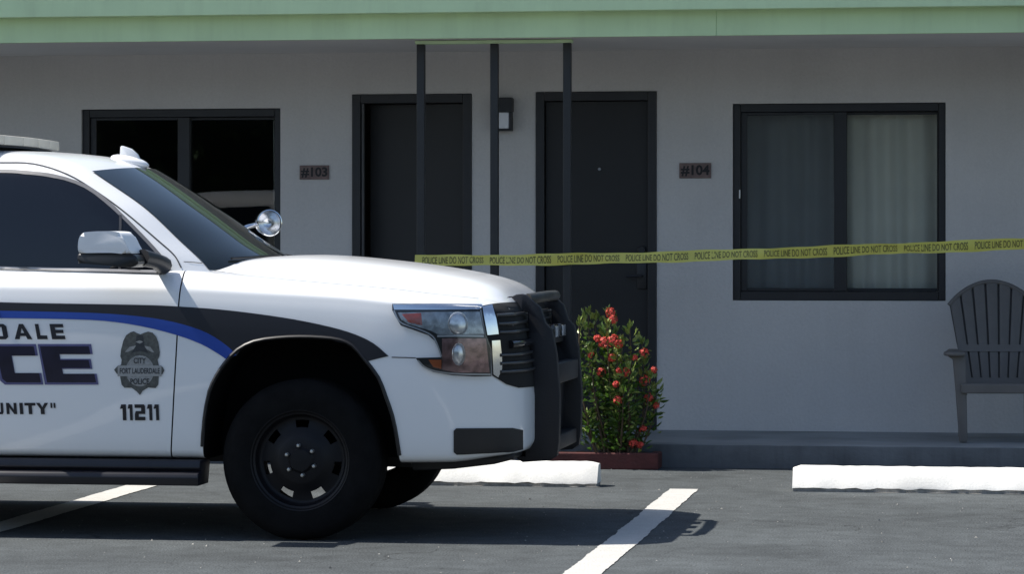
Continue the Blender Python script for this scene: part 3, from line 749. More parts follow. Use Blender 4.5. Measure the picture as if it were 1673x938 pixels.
# ---- wheels
def wheel(cx, s):
    wh = empty('wheel', (cx, s*.865, .388), 0, car)
    r0 = .390
    prof = [(.226, .115), (.240, .128), (.262, .133), (.30, .136), (.335, .133), (.360, .122), (.378, .104), (.387, .094), (r0, .082)]
    tread = []
    for y in np.linspace(.078, -.078, 9)[:-1]:
        tread += [(r0, y), (r0, y-.013), (r0-.009, y-.014), (r0-.009, y-.0185)]
    full = prof+tread+[(r_, -y) for r_, y in prof[::-1]]
    bm = lathe_y(B(), full, 64)
    # ground contact: flattened patch and slight bulge
    for v in bm.verts:
        if v.co.z < -.378: v.co.z = -.378-(abs(v.co.z)-.378)*.35
    bmesh.ops.recalc_face_normals(bm, faces=bm.faces); bmesh.ops.reverse_faces(bm, faces=bm.faces) if 0 else None
    obj('tyre', bm, TYRE, wh, sm=30)
    # steel rim with seven slots
    prof = [(.238, .128), (.243, .131), (.246, .127), (.240, .118), (.228, .112), (.222, .085), (.214, .070), (.204, .064), (.194, .063), (.156, .073), (.140, .080), (.116, .093), (.106, .098), (.060, .100), (.056, .104), (.048, .112), (.020, .114), (.001, .114)]
    n = 140; bm = B(); rr = []
    for r_, y in prof:
        rr.append([bm.verts.new((r_*math.cos(2*math.pi*k/n), s*y, r_*math.sin(2*math.pi*k/n))) for k in range(n)])
    for i, (A, C) in enumerate(zip(rr, rr[1:])):
        for k in range(n):
            a = ((k+.5)/n*360-90) % (360/7); a = min(a, 360/7-a)
            if prof[i][0] <= .197 and prof[i+1][0] >= .149 and a < 11.5: continue
            bm.faces.new((A[k], A[(k+1) % n], C[(k+1) % n], C[k]))
    bmesh.ops.recalc_face_normals(bm, faces=bm.faces)
    r_ = bmesh.ops.solidify(bm, geom=bm.faces[:], thickness=.006)
    lathe_y(bm, [(.224, s*.10), (.219, s*.05), (.216, -s*.10), (.228, -s*.115)], 48)
    rim = obj('rim', bm, RIMB, wh, sm=40)
    for k in range(6):
        t = R(90+k*60+8); bm = lathe_y(B(), [(.0005, s*.128), (.007, s*.127), (.0105, s*.120), (.0105, s*.096)], 10)
        b_ = obj('lug_nut', bm, mat('nut_metal', (.62, .62, .60), .3, .85, var=.05), wh, sm=40); b_.location = (.072*math.cos(t), 0, .072*math.sin(t))
    bm = lathe_y(B(), [(.001, s*.06), (.15, s*.058), (.15, s*.03), (.05, s*.02), (.05, -s*.12)], 40)
    obj('brake_disc', bm, mat('brake_iron', (.06, .055, .05), .6, .6, var=.2), wh, sm=40)
    return wh
for cx in (0, -2.95):
    for s in (-1, 1): wheel(cx, s)
for cx in (0, -2.95): obj('axle', tube(B(), [(cx, -.74, .388), (cx, .74, .388)], .045, 12), BLK, car)

# ---- headlights (near one fitted, far one its mirror image)
HL = [(641, 497), (711, 497), (780, 498), (789, 502), (784, 507), (792, 548), (801, 571), (802, 615), (775, 615.5), (739, 613.5), (708, 608), (690, 599), (679, 585), (720.5, 584), (718, 574), (710, 557), (700, 548), (675, 539), (655, 532), (647, 519), (641, 507)]
hl = patch('headlight', HL, mat('lamp_housing', (.010, .011, .013), .35, var=.1), car, off=.004, step=8, trees=(BV_BODY,))
kids = []
REFL = mat('lamp_reflector', (.34, .35, .36), .25, .8, var=.4, vscale=30)
AMB = mat('amber_lens', (.42, .055, .030), .15, var=.2, vscale=40, coat=.5)
def hp(n, pts, m, off): kids.append(patch(n, pts, m, hl, off=off, step=7, trees=(BV_BODY,)))
hp('chrome_trim', [(642, 498), (711, 498), (786, 499), (789, 502.5), (782, 506.5), (644, 506.5)], CHROME, .007)
hp('reflector', [(650, 511), (720, 510), (783, 510), (790, 546), (716, 547), (704, 541), (668, 530), (656, 523)], REFL, .0065)
hp('reflector', [(722, 553), (793, 553), (799, 609), (745, 609), (722, 604)], mat('lamp_low_red_reflection', (.27, .17, .17), .25, .8, var=.5, vscale=30), .0065)  # red cast mirrored from the surroundings is put into this reflector's colour
hp('turn_signal', [(657, 514), (688, 512), (690, 532), (668, 527)], AMB, .009)
hp('turn_signal', [(700, 588), (721, 588), (721, 603), (708, 600)], mat('orange_lens', (.45, .13, .05), .15, var=.2, coat=.5), .009)
def line_k(n, pts, w_, m, off):
    v, f = strip(dense(pts, 3), w_); kids.append(obj(n, fit(v, f, view, off, 8, (BV_BODY,)), m, hl, sm=60))
line_k('silver_trim', [(644, 508), (651, 523), (660, 530), (690, 540.5), (707, 550), (715, 565), (721, 583)], 2.4, SATIN, .010)
line_k('silver_trim', [(683, 589), (694, 600), (712, 607), (745, 611), (800, 612)], 2.6, SATIN, .010)
line_k('silver_trim', [(714, 549.5), (750, 549), (789, 549.5)], 3.2, SATIN, .010)
def bulb(px, py, rx, rz):
    h = hit((px, py), view, (BV_BODY,)); bm = B()
    bmesh.ops.create_uvsphere(bm, u_segments=16, v_segments=10, radius=1)
    n = h[1]; q = n.to_track_quat('Z', 'Y').to_matrix().to_4x4()
    bm.transform(Matrix.Translation(h[0]+n*.004) @ q @ Matrix.Diagonal((rz, rx, .014, 1)))
    kids.append(obj('bulb', bm, mat('bulb_chrome', (.86, .87, .88), .2, .6, var=.25, vscale=45), hl, sm=60))
bulb(748, 529, .058, .050); bulb(749, 579, .056, .034)
hp('lens', HL, glass('clear_lens', (.93, .94, .95)), .022)
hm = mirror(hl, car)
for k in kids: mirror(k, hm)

# ---- grille
BLK2 = mat('grille_plastic', (.045, .045, .047), .28, var=.15, coat=.2)
GR = [(-.80, .80), (-.86, .95), (-.85, 1.105), (-.6, 1.115), (0, 1.12), (.6, 1.115), (.85, 1.105), (.86, .95), (.80, .80), (.5, .775), (-.5, .775)]
gr = patch('grille', GR, DARKGAP, car, mapper=front, off=.004, step=.06, trees=(BV_BODY,))
def front_bar(name, z, y0, y1, r_, m, parent, off=.012, zs=1.0):
    pts = []
    for y in np.linspace(y0, y1, 24):
        h = hit((y, z), front, (BV_BODY,))
        if h: pts.append(h[0]+h[1]*off)
    bm = tube(B(), pts, r_, 8)
    return obj(name, bm, m, parent, sm=60)
for z in (.815, .855, .895, 1.005, 1.045, 1.085): front_bar('slat', z, -.85, .85, .0085, BLK2, gr)
front_bar('cross_bar', .945, -.80, .80, .020, BLKG, gr, .014)
GC = [(787, 501), (806, 497.5), (846, 494), (872, 500), (872, 632), (846, 634), (826, 628), (812, 619), (803.5, 614), (802, 571), (793, 548), (786, 507)]
patch('grille_surround', GC, DARKGAP, gr, off=.0055, step=8, trees=(BV_BODY,), both=True)
for q in ([(787, 504), (803, 500.5), (809, 522), (813, 546), (795, 548)], [(802, 557), (815, 556), (818, 585), (818, 603), (812, 617), (804.5, 612)]):
    patch('grille_end', q, CHROME, gr, off=.011, step=6, trees=(BV_BODY,), both=True)
for s in ():
    for z0, z1 in ((.975, 1.11), (.80, .925)):
        pts = []
        for z in np.linspace(z0, z1, 7):
            h = hit((s*(.815+.06*(z-.8)), z), front, (BV_BODY,)); pts.append(h[0]+h[1]*.008)
        obj('grille_end', tube(B(), pts, .017, 10), CHROME, gr, sm=60)

# ---- bumper inserts and tow points
INS = [(741, 704), (745, 700), (836, 699.5), (853, 703), (853, 734), (838, 738), (746, 743), (741, 739)]
patch('bumper_insert', INS, mat('insert_plastic', (.013, .013, .015), .5, var=.15), car, off=.006, step=8, trees=(BV_BODY,), both=True)
band('bumper_seam', [(640, 584), (660, 584.5), (679, 585)], 1.6, MATS['gap_shadow'], car, off=.003, both=True)

# ---- push bumper
PB = mat('push_bumper_coat', (.006, .0065, .010), .5, var=.15, vscale=10, bump=.1, bscale=120)
pb = empty('push_bumper', (1.1, 0, .36), 0, car)
UP = [(.927, 1.15), (.934, 1.164), (.951, 1.173), (.968, 1.181), (.995, 1.183), (1.018, 1.177), (1.038, 1.160), (1.09, 1.112), (1.112, 1.04), (1.145, 1.005), (1.168, .885), (1.184, .67), (1.180, .458), (1.170, .385), (1.135, .362), (1.0, .352), (.965, .372), (.958, .395), (.962, .52), (.968, .72), (.958, .88), (.935, 1.01), (.927, 1.115)]
for s in (-1, 1):
    bm = prism(B(), [(x-1.1, z-.36) for x, z in UP], 'y', s*.385, s*.445)
    o = obj('upright', bm, PB, pb)
    c = obj('slot_cutter', bx(B(), 1.003, 1.026, min(s*.30, s*.52), max(s*.30, s*.52), .985, 1.095, .008), PB); c.location = CAR
    boolean(o, c); kill(c)
    bm = B(); bm.from_mesh(o.data); bmesh.ops.bevel(bm, geom=[e for e in bm.edges if e.calc_face_angle(0) > 1.2], offset=.006, segments=2, affect='EDGES', profile=.5, clamp_overlap=True); bm.to_mesh(o.data); bm.free(); smooth(o.data, 40)
def pbx(n, bm, m=PB): bmesh.ops.translate(bm, verts=bm.verts, vec=(-1.1, 0, -.36)); return obj(n, bm, m, pb, sm=40)
pbx('top_tube', tube(B(), [(1.02, -.40, 1.158), (1.05, -.36, 1.163), (1.06, 0, 1.166), (1.05, .36, 1.163), (1.02, .40, 1.158)], .027, 12), mat('worn_tube', (.045, .045, .042), .45, var=.3, vscale=15))
pbx('cross_channel', bx(B(), 1.10, 1.168, -.384, .384, .735, .835, .008))
pbx('cross_channel', bx(B(), 1.085, 1.160, -.384, .384, .40, .475, .008))
pbx('lamp_rail', bx(B(), 1.06, 1.09, -.384, .384, .925, .950, .004))
pbx('centre_panel', prism(B(), [(1.075, .475), (1.085, .475), (1.10, .735), (1.09, .735)], 'y', -.384, .384))
for y in (-.24, .02, .26):
    l = pbx('auxiliary_lamp', bx(B(), 1.055, 1.105, y-.075, y+.075, .951, 1.02, .008), BLKG)
    bm = bx(B(), 1.1055, 1.111, y-.066, y+.066, .958, 1.013, .004); bmesh.ops.translate(bm, verts=bm.verts, vec=(-1.1, 0, -.36)); obj('lamp_lens', bm, mat('led_lens', (.55, .57, .60), .08, .4, var=.3, vscale=60), l, sm=40)
for s in (-1, 1): pbx('bracket', bx(B(), .75, 1.02, s*.415-.03, s*.415+.03, .375, .46, .006))

# ---- door mirrors
def mirror_unit(s):
    mu = empty('door_mirror', (-.87, s*1.12, 1.33), 0, car)
    def pr(n, pts, y0, y1, m, bev):
        bm = prism(B(), [(x+.87, z-1.33) for x, z in dense(pts+[pts[0]], 4)[:-1]], 'y', s*(y0-1.12), s*(y1-1.12))
        # taper towards the outer end and round the edge
        yo = max(abs(v.co.y) for v in bm.verts)
        bm2 = bm
        bmesh.ops.bevel(bm2, geom=[e for e in bm2.edges if abs(e.verts[0].co.y-e.verts[1].co.y) < 1e-6], offset=bev, segments=4, affect='EDGES', profile=.5)
        return obj(n, bm2, m, mu, sm=50)
    pr('mirror_cap', [(-1.012, 1.386), (-1.012, 1.44), (-.998, 1.478), (-.98, 1.486), (-.90, 1.491), (-.83, 1.489), (-.805, 1.478), (-.772, 1.42), (-.756, 1.384), (-.85, 1.388)], 1.06, 1.29, mat('mirror_cap_white', (.85, .86, .87), .45, var=.02, spec=.3), .022)
    pr('mirror_base', [(-1.014, 1.338), (-1.014, 1.383), (-.90, 1.383), (-.757, 1.379), (-.735, 1.375), (-.72, 1.34), (-.76, 1.318), (-.85, 1.326), (-.95, 1.334)], 1.05, 1.285, mat('mirror_plastic', (.012, .012, .013), .35, var=.1), .012)
    bm = B(); tube(bm, [(.13, s*.02, .035), (.165, -s*.08, .02), (.175, -s*.20, -.005)], [.042, .038, .045], 10); obj('mirror_arm', bm, BLK, mu, sm=60)
    bm = B(); bx(bm, -.1425, -.13, min(s*-.04, s*.15), max(s*-.04, s*.15), .06, .135, .002, 1); obj('mirror_glass', bm, CHROME, mu)
    return mu
for s in (-1, 1): mirror_unit(s)
# door handles, rear lamps
for s in (-1, 1):
    for x in (-1.60, -2.55):
        h = hit((x, 1.09), side, (BV_BODY,))
        bm = B(); tube(bm, [(x-.10, s*(abs(h[0].y)+.004), 1.09), (x-.07, s*(abs(h[0].y)+.028), 1.09), (x+.07, s*(abs(h[0].y)+.028), 1.09), (x+.10, s*(abs(h[0].y)+.004), 1.09)], .014, 8); obj('door_handle', bm, WHITE, car, sm=60)
patch('tail_lamp', [(-3.98, .98), (-3.95, 1.22), (-4.08, 1.20), (-4.12, .98)], mat('tail_red', (.35, .012, .012), .12, var=.1, coat=.6), car, mapper=side, off=.006, step=.05, trees=(BV_BODY,), both=True)

# ---- wipers
for y0, y1 in ((-.60, -.05), (.10, .62)):
    pts = []
    for k in range(8):
        y = y0+(y1-y0)*k/7; z = 1.345+.015*k/7
        h = hit((y, z), front, (BV_CAB,)); pts.append(h[0]+h[1]*.018)
    obj('wiper', tube(B(), pts, .007, 6), BLK, car, sm=60)

# ---- light bar
lb = empty('light_bar', (-1.80, 0, 1.900), 0, car)
LBM = mat('light_bar_lens', (.66, .62, .52), .5, var=.06, vscale=12)
for k in range(5):
    a0 = -.64+k*.256; a1 = a0+.252
    fx = lambda y: .15-.05*abs(y/.64)**1.5
    bm = prism(B(), [(fx(a0), a0), (fx((a0+a1)/2), (a0+a1)/2), (fx(a1), a1), (-.15, a1), (-.15, a0)], 'z', .036, .084, .006)
    obj('light_module', bm, LBM, lb, sm=40)
obj('bar_base', prism(B(), [(.15, -.10), (.15, .10), (.06, .635), (-.14, .635), (-.14, -.635), (.06, -.635)], 'z', .024, .0355, .004), BLK, lb)
for y in (-.5, .5):
    obj('mounting_foot', prism(B(), [(.05, -.075), (.05, .023), (-.09, .023), (-.09, -.075)], 'y', y-.05, y+.05, .006), mat('foot_beige', (.30, .28, .25), .6, var=.1), lb)

# ---- roof antenna fin
fin = empty('antenna_fin', (-1.13, .0, 1.86), 0, car)
bm = B(); bmesh.ops.create_uvsphere(bm, u_segments=24, v_segments=12, radius=1); bm.transform(Matrix.Translation((.005, 0, -.002)) @ Matrix.Rotation(R(13), 4, 'Y') @ Matrix.Diagonal((.105, .055, .030, 1))); obj('fin_base', bm, WHITE, fin, sm=60)
bm = prism(B(), [(-.048, .0), (-.042, .078), (-.032, .080), (.015, .064), (.048, .035), (.072, -.015), (.03, -.02)], 'y', -.016, .016, .006); obj('fin', bm, WHITE, fin, sm=40)

# ---- spotlight on the far pillar
sp = empty('spotlight', (-.615, .93, 1.545), 0, car)
ax = Vector((.58, -.80, .02)).normalized(); q = (-ax).to_track_quat('Y', 'Z').to_matrix().to_4x4()
def spt(n, prof, m, n_=28):
    bm = lathe_y(B(), prof, n_); bm.transform(q); return obj(n, bm, m, sp, sm=50)
spt('shell', [(.001, .075), (.030, .070), (.052, .048), (.066, .018), (.0705, -.012), (.0735, -.020), (.0735, -.032), (.068, -.034)], CHROME)
spt('reflector', [(.066, -.026), (.05, .0), (.03, .022), (.012, .03), (.001, .03)], mat('spot_reflector', (.9, .9, .92), .22, 1.0, var=.15, vscale=50))
spt('lens', [(.0672, -.028), (.05, -.034), (.025, -.038), (.001, -.039)], MATS['clear_lens'])
bm = tube(B(), [tuple(-ax*.06), (-.10, -.03, -.02), (-.17, -.09, -.055)], .013, 8); obj('arm', bm, CHROME, sp, sm=60)

# ================================================================== THINGS IN THE LOT
CONC = mat('white_painted_concrete', (.78, .77, .73), .8, var=.10, vscale=5, bump=.12, bscale=70, speck=.06)
BARE = mat('bare_concrete', (.30, .29, .27), .9, var=.25, vscale=30, bump=.5, bscale=60)
def wheel_stop(x0, x1, y, seed, label, rz=0.0):
    rng = np.random.RandomState(seed); L_ = x1-x0
    o = tag(empty('wheel_stop', ((x0+x1)/2, y, 0), rz), label, 'wheel stop', 'white concrete wheel stops')
    prof = [(-.105, .022), (-.100, .036), (-.035, .132), (-.022, .142), (.05, .142), (.062, .134), (.105, .030), (.105, .022)]
    bm = B(); rows = []; xs = np.linspace(-L_/2, L_/2, 46)
    for i, x in enumerate(xs):
        e = i in (0, len(xs)-1)
        rows.append([bm.verts.new((x, a+rng.uniform(-.002, .002), z-(.010 if e and z > .1 else 0)+rng.uniform(-.002, .002)+(rng.uniform(-.005, .004) if z < .03 else 0))) for a, z in prof])
    for A, C in zip(rows, rows[1:]):
        for k in range(len(prof)): bm.faces.new((A[k], C[k], C[(k+1) % len(prof)], A[(k+1) % len(prof)]))
    bm.faces.new(rows[0]); bm.faces.new(rows[-1][::-1]); bmesh.ops.recalc_face_normals(bm, faces=bm.faces)
    obj('painted_block', bm, CONC, o, sm=45)
    bm = B(); bx(bm, -L_/2+.004, L_/2-.004, -.099, .099, -.004, .0212); obj('bare_foot', bm, BARE, o)
    # paint splashed on the ground along the foot
    bm = B(); x = -L_/2
    while x < L_/2:
        d = rng.uniform(.02, .16)
        if rng.rand() < .6:
            p = [(x, -.103), (x+d, -.103), (x+d*.85, -.103-rng.uniform(.006, .018)), (x+d*.4, -.103-rng.uniform(.004, .02)), (x+d*.1, -.103-rng.uniform(.004, .012))]
            bm.faces.new([bm.verts.new((a, b_, .003)) for a, b_ in p])
        x += d+rng.uniform(.0, .06)
    bmesh.ops.recalc_face_normals(bm, faces=bm.faces)
    obj('paint_splash', bm, MATS['line_paint'], o)
    return o
wheel_stop(-4.07, -2.24, 17.925, 4, 'white concrete wheel stop behind the police car push bumper', R(.4))
wheel_stop(-1.088, .742, 17.80, 5, 'white concrete wheel stop in front of the curtained window', R(0))

# ---- planter and flowering shrub
PLM = mat('red_painted_brick', (.085, .022, .020), .8, var=.25, vscale=14, bump=.4, bscale=50)
pl = tag(empty('planter_box', (-2.42, 19.38, 0)), 'low dark red planter box at the walkway kerb', 'planter')
obj('front_board', bx(B(), -.46, .39, -.115, -.065, 0, .105, .008), PLM, pl)
for x in (-.43, .36): obj('side_board', bx(B(), x-.029, x+.029, -.064, .124, 0, .103, .008), PLM, pl)
bm = B(); rng = np.random.RandomState(2); n = 24
gg = [[bm.verts.new((-.40+.73*i/n, -.064+.185*j/6, .088+rng.uniform(0, .014))) for j in range(7)] for i in range(n+1)]
for i in range(n):
    for j in range(6): bm.faces.new((gg[i][j], gg[i+1][j], gg[i+1][j+1], gg[i][j+1]))
obj('soil', bm, mat('soil', (.035, .025, .018), .95, var=.4, vscale=60, bump=.6, bscale=90), pl)

sh = tag(empty('flowering_shrub', (-2.30, 19.38, .09)), 'leafy green shrub with coral red flower clusters before door 104', 'shrub')
def leaf_mat():
    m = mat('shrub_leaf', (.068, .130, .022), .4, var=.35, vscale=5)
    t = m.node_tree; b = t.nodes['Principled BSDF']; out = t.nodes['Material Output']
    tr = t.nodes.new('ShaderNodeBsdfTranslucent'); tr.inputs[0].default_value = (.10, .22, .03, 1)
    mx = t.nodes.new('ShaderNodeMixShader'); mx.inputs[0].default_value = .3
    t.links.new(b.outputs[0], mx.inputs[1]); t.links.new(tr.outputs[0], mx.inputs[2]); t.links.new(mx.outputs[0], out.inputs[0]); return m
LEAF = leaf_mat(); LEAF2 = mat('shrub_leaf_young', (.21, .27, .060), .4, var=.25, vscale=7)
STEM = mat('shrub_stem', (.09, .06, .035), .8, var=.2, vscale=20)
rng = np.random.RandomState(11)
lv, lf, lmi = [], [], []
def leaf(p, d, ln, wd, mi):
    """a pointed leaf folded along its rib, six corners"""
    d = np.array(d)/np.linalg.norm(d); u = np.cross(d, rng.normal(size=3)); u /= np.linalg.norm(u)+1e-9; n = np.cross(u, d)
    k = len(lv); p = np.array(p); f_ = .25*wd; cv = -.12*ln
    lv.extend([p, p+d*ln*.38+u*wd*.5+n*f_, p+d*ln*.75+u*wd*.34+n*f_+n*cv*.4, p+d*ln+n*cv, p+d*ln*.75-u*wd*.34+n*f_+n*cv*.4, p+d*ln*.38-u*wd*.5+n*f_, p+d*ln*.5])
    for a, b_ in ((1, 2), (2, 3), (3, 4), (4, 5)): lf.append((k+6, k+a, k+b_)); lmi.append(mi)
    lf.append((k, k+1, k+6)); lf.append((k, k+6, k+5)); lmi.extend([mi, mi])
stems = [(-.24, .93), (-.20, .99), (-.155, .97), (-.105, .86), (-.05, .78), (.0, .74), (.05, .80), (.10, .90), (.135, .80), (.17, .66), (.21, .60), (.24, .50), (-.27, .72), (-.25, .5), (-.1, .6), (.05, .5), (.19, .42), (-.2, .35), (0, .35), (.13, .3), (-.03, .68), (-.15, .76), (.02, .58), (.08, .64), (-.045, .985), (-.06, .93), (.0, .86)]
bms = B()
for sx, top_ in stems:
    y1 = rng.uniform(-.17, .10); b0 = np.array((sx*.45+rng.uniform(-.03, .03), rng.uniform(-.04, .06), -.01))
    tp = np.array((sx+rng.uniform(-.015, .015), y1, top_-.09+rng.uniform(-.02, .01))); mid = (b0+tp)/2+np.array((sx*.18, y1*.2, .02))
    pts = crom([b0, mid, tp], 8); tube(bms, [tuple(p) for p in pts], list(np.linspace(.008, .003, len(pts))), 5)
    L_ = top_
    for j in range(int(14+L_*72)):
        t = rng.rand()**.75; i = min(int(t*(len(pts)-1)), len(pts)-2); p = pts[i]+(pts[i+1]-pts[i])*rng.rand()
        a = rng.uniform(0, 2*math.pi); r_ = (1-.55*t)*rng.uniform(.01, .075); up = rng.uniform(.1, .9)+(.9 if t > .9 else 0)
        d = np.array((math.cos(a), math.sin(a), up)); q = p+np.array((math.cos(a), math.sin(a), rng.uniform(-.3, .4)))*r_
        if q[2] < .02: continue
        leaf(q, d, rng.uniform(.028, .072), rng.uniform(.014, .030), 1 if (rng.rand() < (.75 if t > .82 else .14)) else 0)
    for j in range(9):      # upright young tip
        a = rng.uniform(0, 2*math.pi); leaf(tp+np.array((0, 0, rng.uniform(-.02, .02))), (math.cos(a)*.5, math.sin(a)*.5, 1), rng.uniform(.035, .06), .018, 1)
obj('stems', bms, STEM, sh, sm=60)
fo = from_py('foliage', lv, lf, [LEAF, LEAF2], sh); fo.data.polygons.foreach_set('material_index', lmi); fo['kind'] = 'stuff'
FLW = mat('coral_petal', (.62, .060, .040), .55, var=.25, vscale=25); 
flw = [(997, 512, -.1), (1001, 522, -.1), (976, 553, -.16), (986, 560, -.17), (1002, 557, -.15), (1011, 562, -.14), (965, 580, -.12), (1037, 585, -.1), (1052, 577, -.1), (1012, 606, -.17), (1022, 609, -.16), (1006, 628, -.17), (1010, 655, -.14), (1053, 622, -.05), (1068, 605, -.04), (1060, 650, -.02), (1072, 663, .0), (1035, 725, -.06), (1046, 728, -.05), (1051, 702, -.03), (1000, 585, -.1), (982, 608, -.14)]
for i, (px, py, dy) in enumerate(flw):
    # flower heads sit on the outside of the crown, at measured spots
    X = (px-PW/2)/FPX; d = Vector((-SN+X*CS, CS+X*SN, -(py-HOR)/FPX)); t = (19.38+dy)/d.y; c = Vector((0, 0, EYE))+d*t-Vector((-2.30, 19.38, .09))
    bm = B(); R_ = rng.uniform(.020, .040)
    for j in range(34):
        a = rng.normal(size=3); a[1] -= .4; a[2] += .5; a /= np.linalg.norm(a); p = np.array(a)*R_*rng.uniform(.75, 1.05)
        u = np.cross(a, (0, 0, 1)); u /= np.linalg.norm(u)+1e-9; v_ = np.cross(a, u); th = rng.uniform(0, 1.57); s_ = rng.uniform(.007, .012)
        for q_ in range(4):
            e = u*math.cos(th+q_*1.571)+v_*math.sin(th+q_*1.571); f_ = np.cross(a, e)
            bm.faces.new([bm.verts.new(tuple(x)) for x in (p, p+e*s_*.6+f_*s_*.45, p+e*s_*1.15+a*.002, p+e*s_*.6-f_*s_*.45)])
    o = obj('flower_cluster', bm, FLW, sh); o.location = c

# ---- garden chair
CHM = mat('grey_resin', (.125, .118, .112), .55, var=.08, vscale=7, bump=.1, bscale=60)
ch = tag(empty('garden_chair', (.09, 20.15, ZF+.006), R(4)), 'dark grey slatted garden armchair with rounded back on the walkway', 'chair')
NS = 7; zb, zt = .36, 1.02
lean = lambda z: .20+(z-.36)*.40
def back_pt(u, z):      # u in -1..1 across the fan
    wd = .20+(z-zb)/(zt-zb)*.105
    return (u*wd, lean(z), z)
for k in range(NS):
    u0, u1 = -1+2*k/NS+.022, -1+2*(k+1)/NS-.022
    arch = lambda u: zt-.155*abs(u)**1.9
    bm = B(); fr, bk = [], []
    rows = []
    for t in np.linspace(0, 1, 9):
        r_ = []
        for u in (u0, (u0+u1)/2, u1):
            z = zb+(arch(u)-zb)*t; r_.append(back_pt(u, z))
        rows.append(r_)
    F = [[bm.verts.new(p) for p in r_] for r_ in rows]; K = [[bm.verts.new((p[0], p[1]+.018, p[2])) for p in r_] for r_ in rows]
    for A, C in zip(F, F[1:]):
        for j in range(2): bm.faces.new((A[j], A[j+1], C[j+1], C[j]))
    for A, C in zip(K, K[1:]):
        for j in range(2): bm.faces.new((A[j+1], A[j], C[j], C[j+1]))
    loop = lambda G: [G[i][0] for i in range(9)]+[G[8][1]]+[G[i][2] for i in range(8, -1, -1)]+[G[0][1]]
    a, b_ = loop(F), loop(K)
    for i in range(len(a)): bm.faces.new((a[i], a[(i+1) % len(a)], b_[(i+1) % len(a)], b_[i]))
    bmesh.ops.recalc_face_normals(bm, faces=bm.faces)
    bmesh.ops.bevel(bm, geom=[e for e in bm.edges if e.calc_face_angle(0) > 1.0], offset=.004, segments=2, affect='EDGES', profile=.5)
    obj('back_slat', bm, CHM, ch, sm=40)
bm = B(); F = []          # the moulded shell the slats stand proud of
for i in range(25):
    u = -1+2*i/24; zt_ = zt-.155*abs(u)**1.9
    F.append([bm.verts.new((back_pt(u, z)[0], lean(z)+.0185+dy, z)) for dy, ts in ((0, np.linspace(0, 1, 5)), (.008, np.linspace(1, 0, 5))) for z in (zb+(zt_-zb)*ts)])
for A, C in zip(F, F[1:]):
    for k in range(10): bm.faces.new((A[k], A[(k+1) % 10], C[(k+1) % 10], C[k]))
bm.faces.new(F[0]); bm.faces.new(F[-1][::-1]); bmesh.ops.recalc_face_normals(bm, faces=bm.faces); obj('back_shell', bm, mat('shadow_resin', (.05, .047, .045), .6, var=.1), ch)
def crail(z, h, th, ex):
    bm = B(); n = 10; F = []
    for i in range(n+1):
        u = -1+2*i/n; F.append([bm.verts.new((back_pt(u*ex, z+dz)[0], lean(z+dz)+dy, z+dz)) for dz, dy in ((0, -.006), (h, -.006), (h, .006+th), (0, .006+th))])
    for A, C in zip(F, F[1:]):
        for k in range(4): bm.faces.new((A[k], A[(k+1) % 4], C[(k+1) % 4], C[k]))
    bm.faces.new(F[0]); bm.faces.new(F[-1][::-1]); bmesh.ops.recalc_face_normals(bm, faces=bm.faces); obj('back_rail', bm, CHM, ch)
crail(.565, .045, .018, 1.0); crail(.345, .05, .02, 1.02)
bm = B(); pts = []
for i in range(25):
    u = -1+2*i/24; z = zt-.155*abs(u)**1.9+.004; p = back_pt(u, z); pts.append((p[0]*1.01, p[1]+.009, z))
obj('back_top_rim', tube(bm, pts, .016, 8), CHM, ch, sm=60)
for k in range(5):
    y0 = -.28+k*.094; z0 = .375-.012*k
    obj('seat_slat', bx(B(), -.245, .245, y0, y0+.086, z0-.018, z0, .006), CHM, ch)
obj('front_apron', bx(B(), -.25, .25, -.306, -.282, .315, .378, .008), CHM, ch)
for s in (-1, 1):
    # front leg, broad under the arm and narrow at the foot
    obj('front_leg', prism(B(), [(s*.335, .555), (s*.30, .53), (s*.285, .36), (s*.262, .05), (s*.258, .0), (s*.21, .0), (s*.208, .05), (s*.215, .36), (s*.222, .555)], 'y', -.281, -.215, .008), CHM, ch, sm=40)
    obj('rear_leg', prism(B(), [(.18, .0), (.26, .0), (.30, .33), (.17, .36), (-.05, .34), (-.05, .29), (.15, .27)], 'x', s*.215-.02, s*.215+.02, .006), CHM, ch, sm=40)
    obj('armrest', prism(B(), [(s*.225, -.33), (s*.30, -.345), (s*.352, -.32), (s*.36, -.25), (s*.33, .0), (s*.30, .30), (s*.235, .30)], 'z', .556, .582, .009), CHM, ch, sm=40)

# ---- yellow barrier tape
YEL = mat('yellow_tape', (.60, .56, .115), .3, var=.08, vscale=6)
tp = tag(empty('barrier_tape', (-3.643, 19.72, 1.32)), 'yellow plastic barrier tape stretched from the porch posts across the doors', 'tape')
TX = [(-.035, 1.3205), (.0, 1.321), (.6, 1.327), (1.2, 1.337), (1.95, 1.3585), (2.6, 1.382), (3.2, 1.406), (3.9, 1.432), (4.85, 1.462), (4.885, 1.463)]
tz = lambda x: float(pchip([p[0] for p in TX], [p[1] for p in TX], x))-1.32
def tp_pt(x, v, off=0.0):       # v in -.5..+.5 across the tape
    tw = .22*math.sin(x*1.3)+.16*math.sin(x*3.7+1)+.10*math.sin(x*9+2)
    return (x, -.008+.005*math.sin(x*4.0)+.002*math.sin(x*19+v*6)+v*.072*math.sin(tw)-off, tz(x)+v*.073*math.cos(tw)+.003*math.sin(x*7+v*2)+.0016*math.sin(x*23+v*5))
bm = B(); rows = []
for x in np.linspace(-.035, 4.885, 420): rows.append([bm.verts.new(tp_pt(x, v)) for v in (-.5, -.25, 0, .25, .5)])
for A, C in zip(rows, rows[1:]):
    for k in range(4): bm.faces.new((A[k], C[k], C[k+1], A[k+1]))
obj('strip', bm, YEL, tp, sm=80)
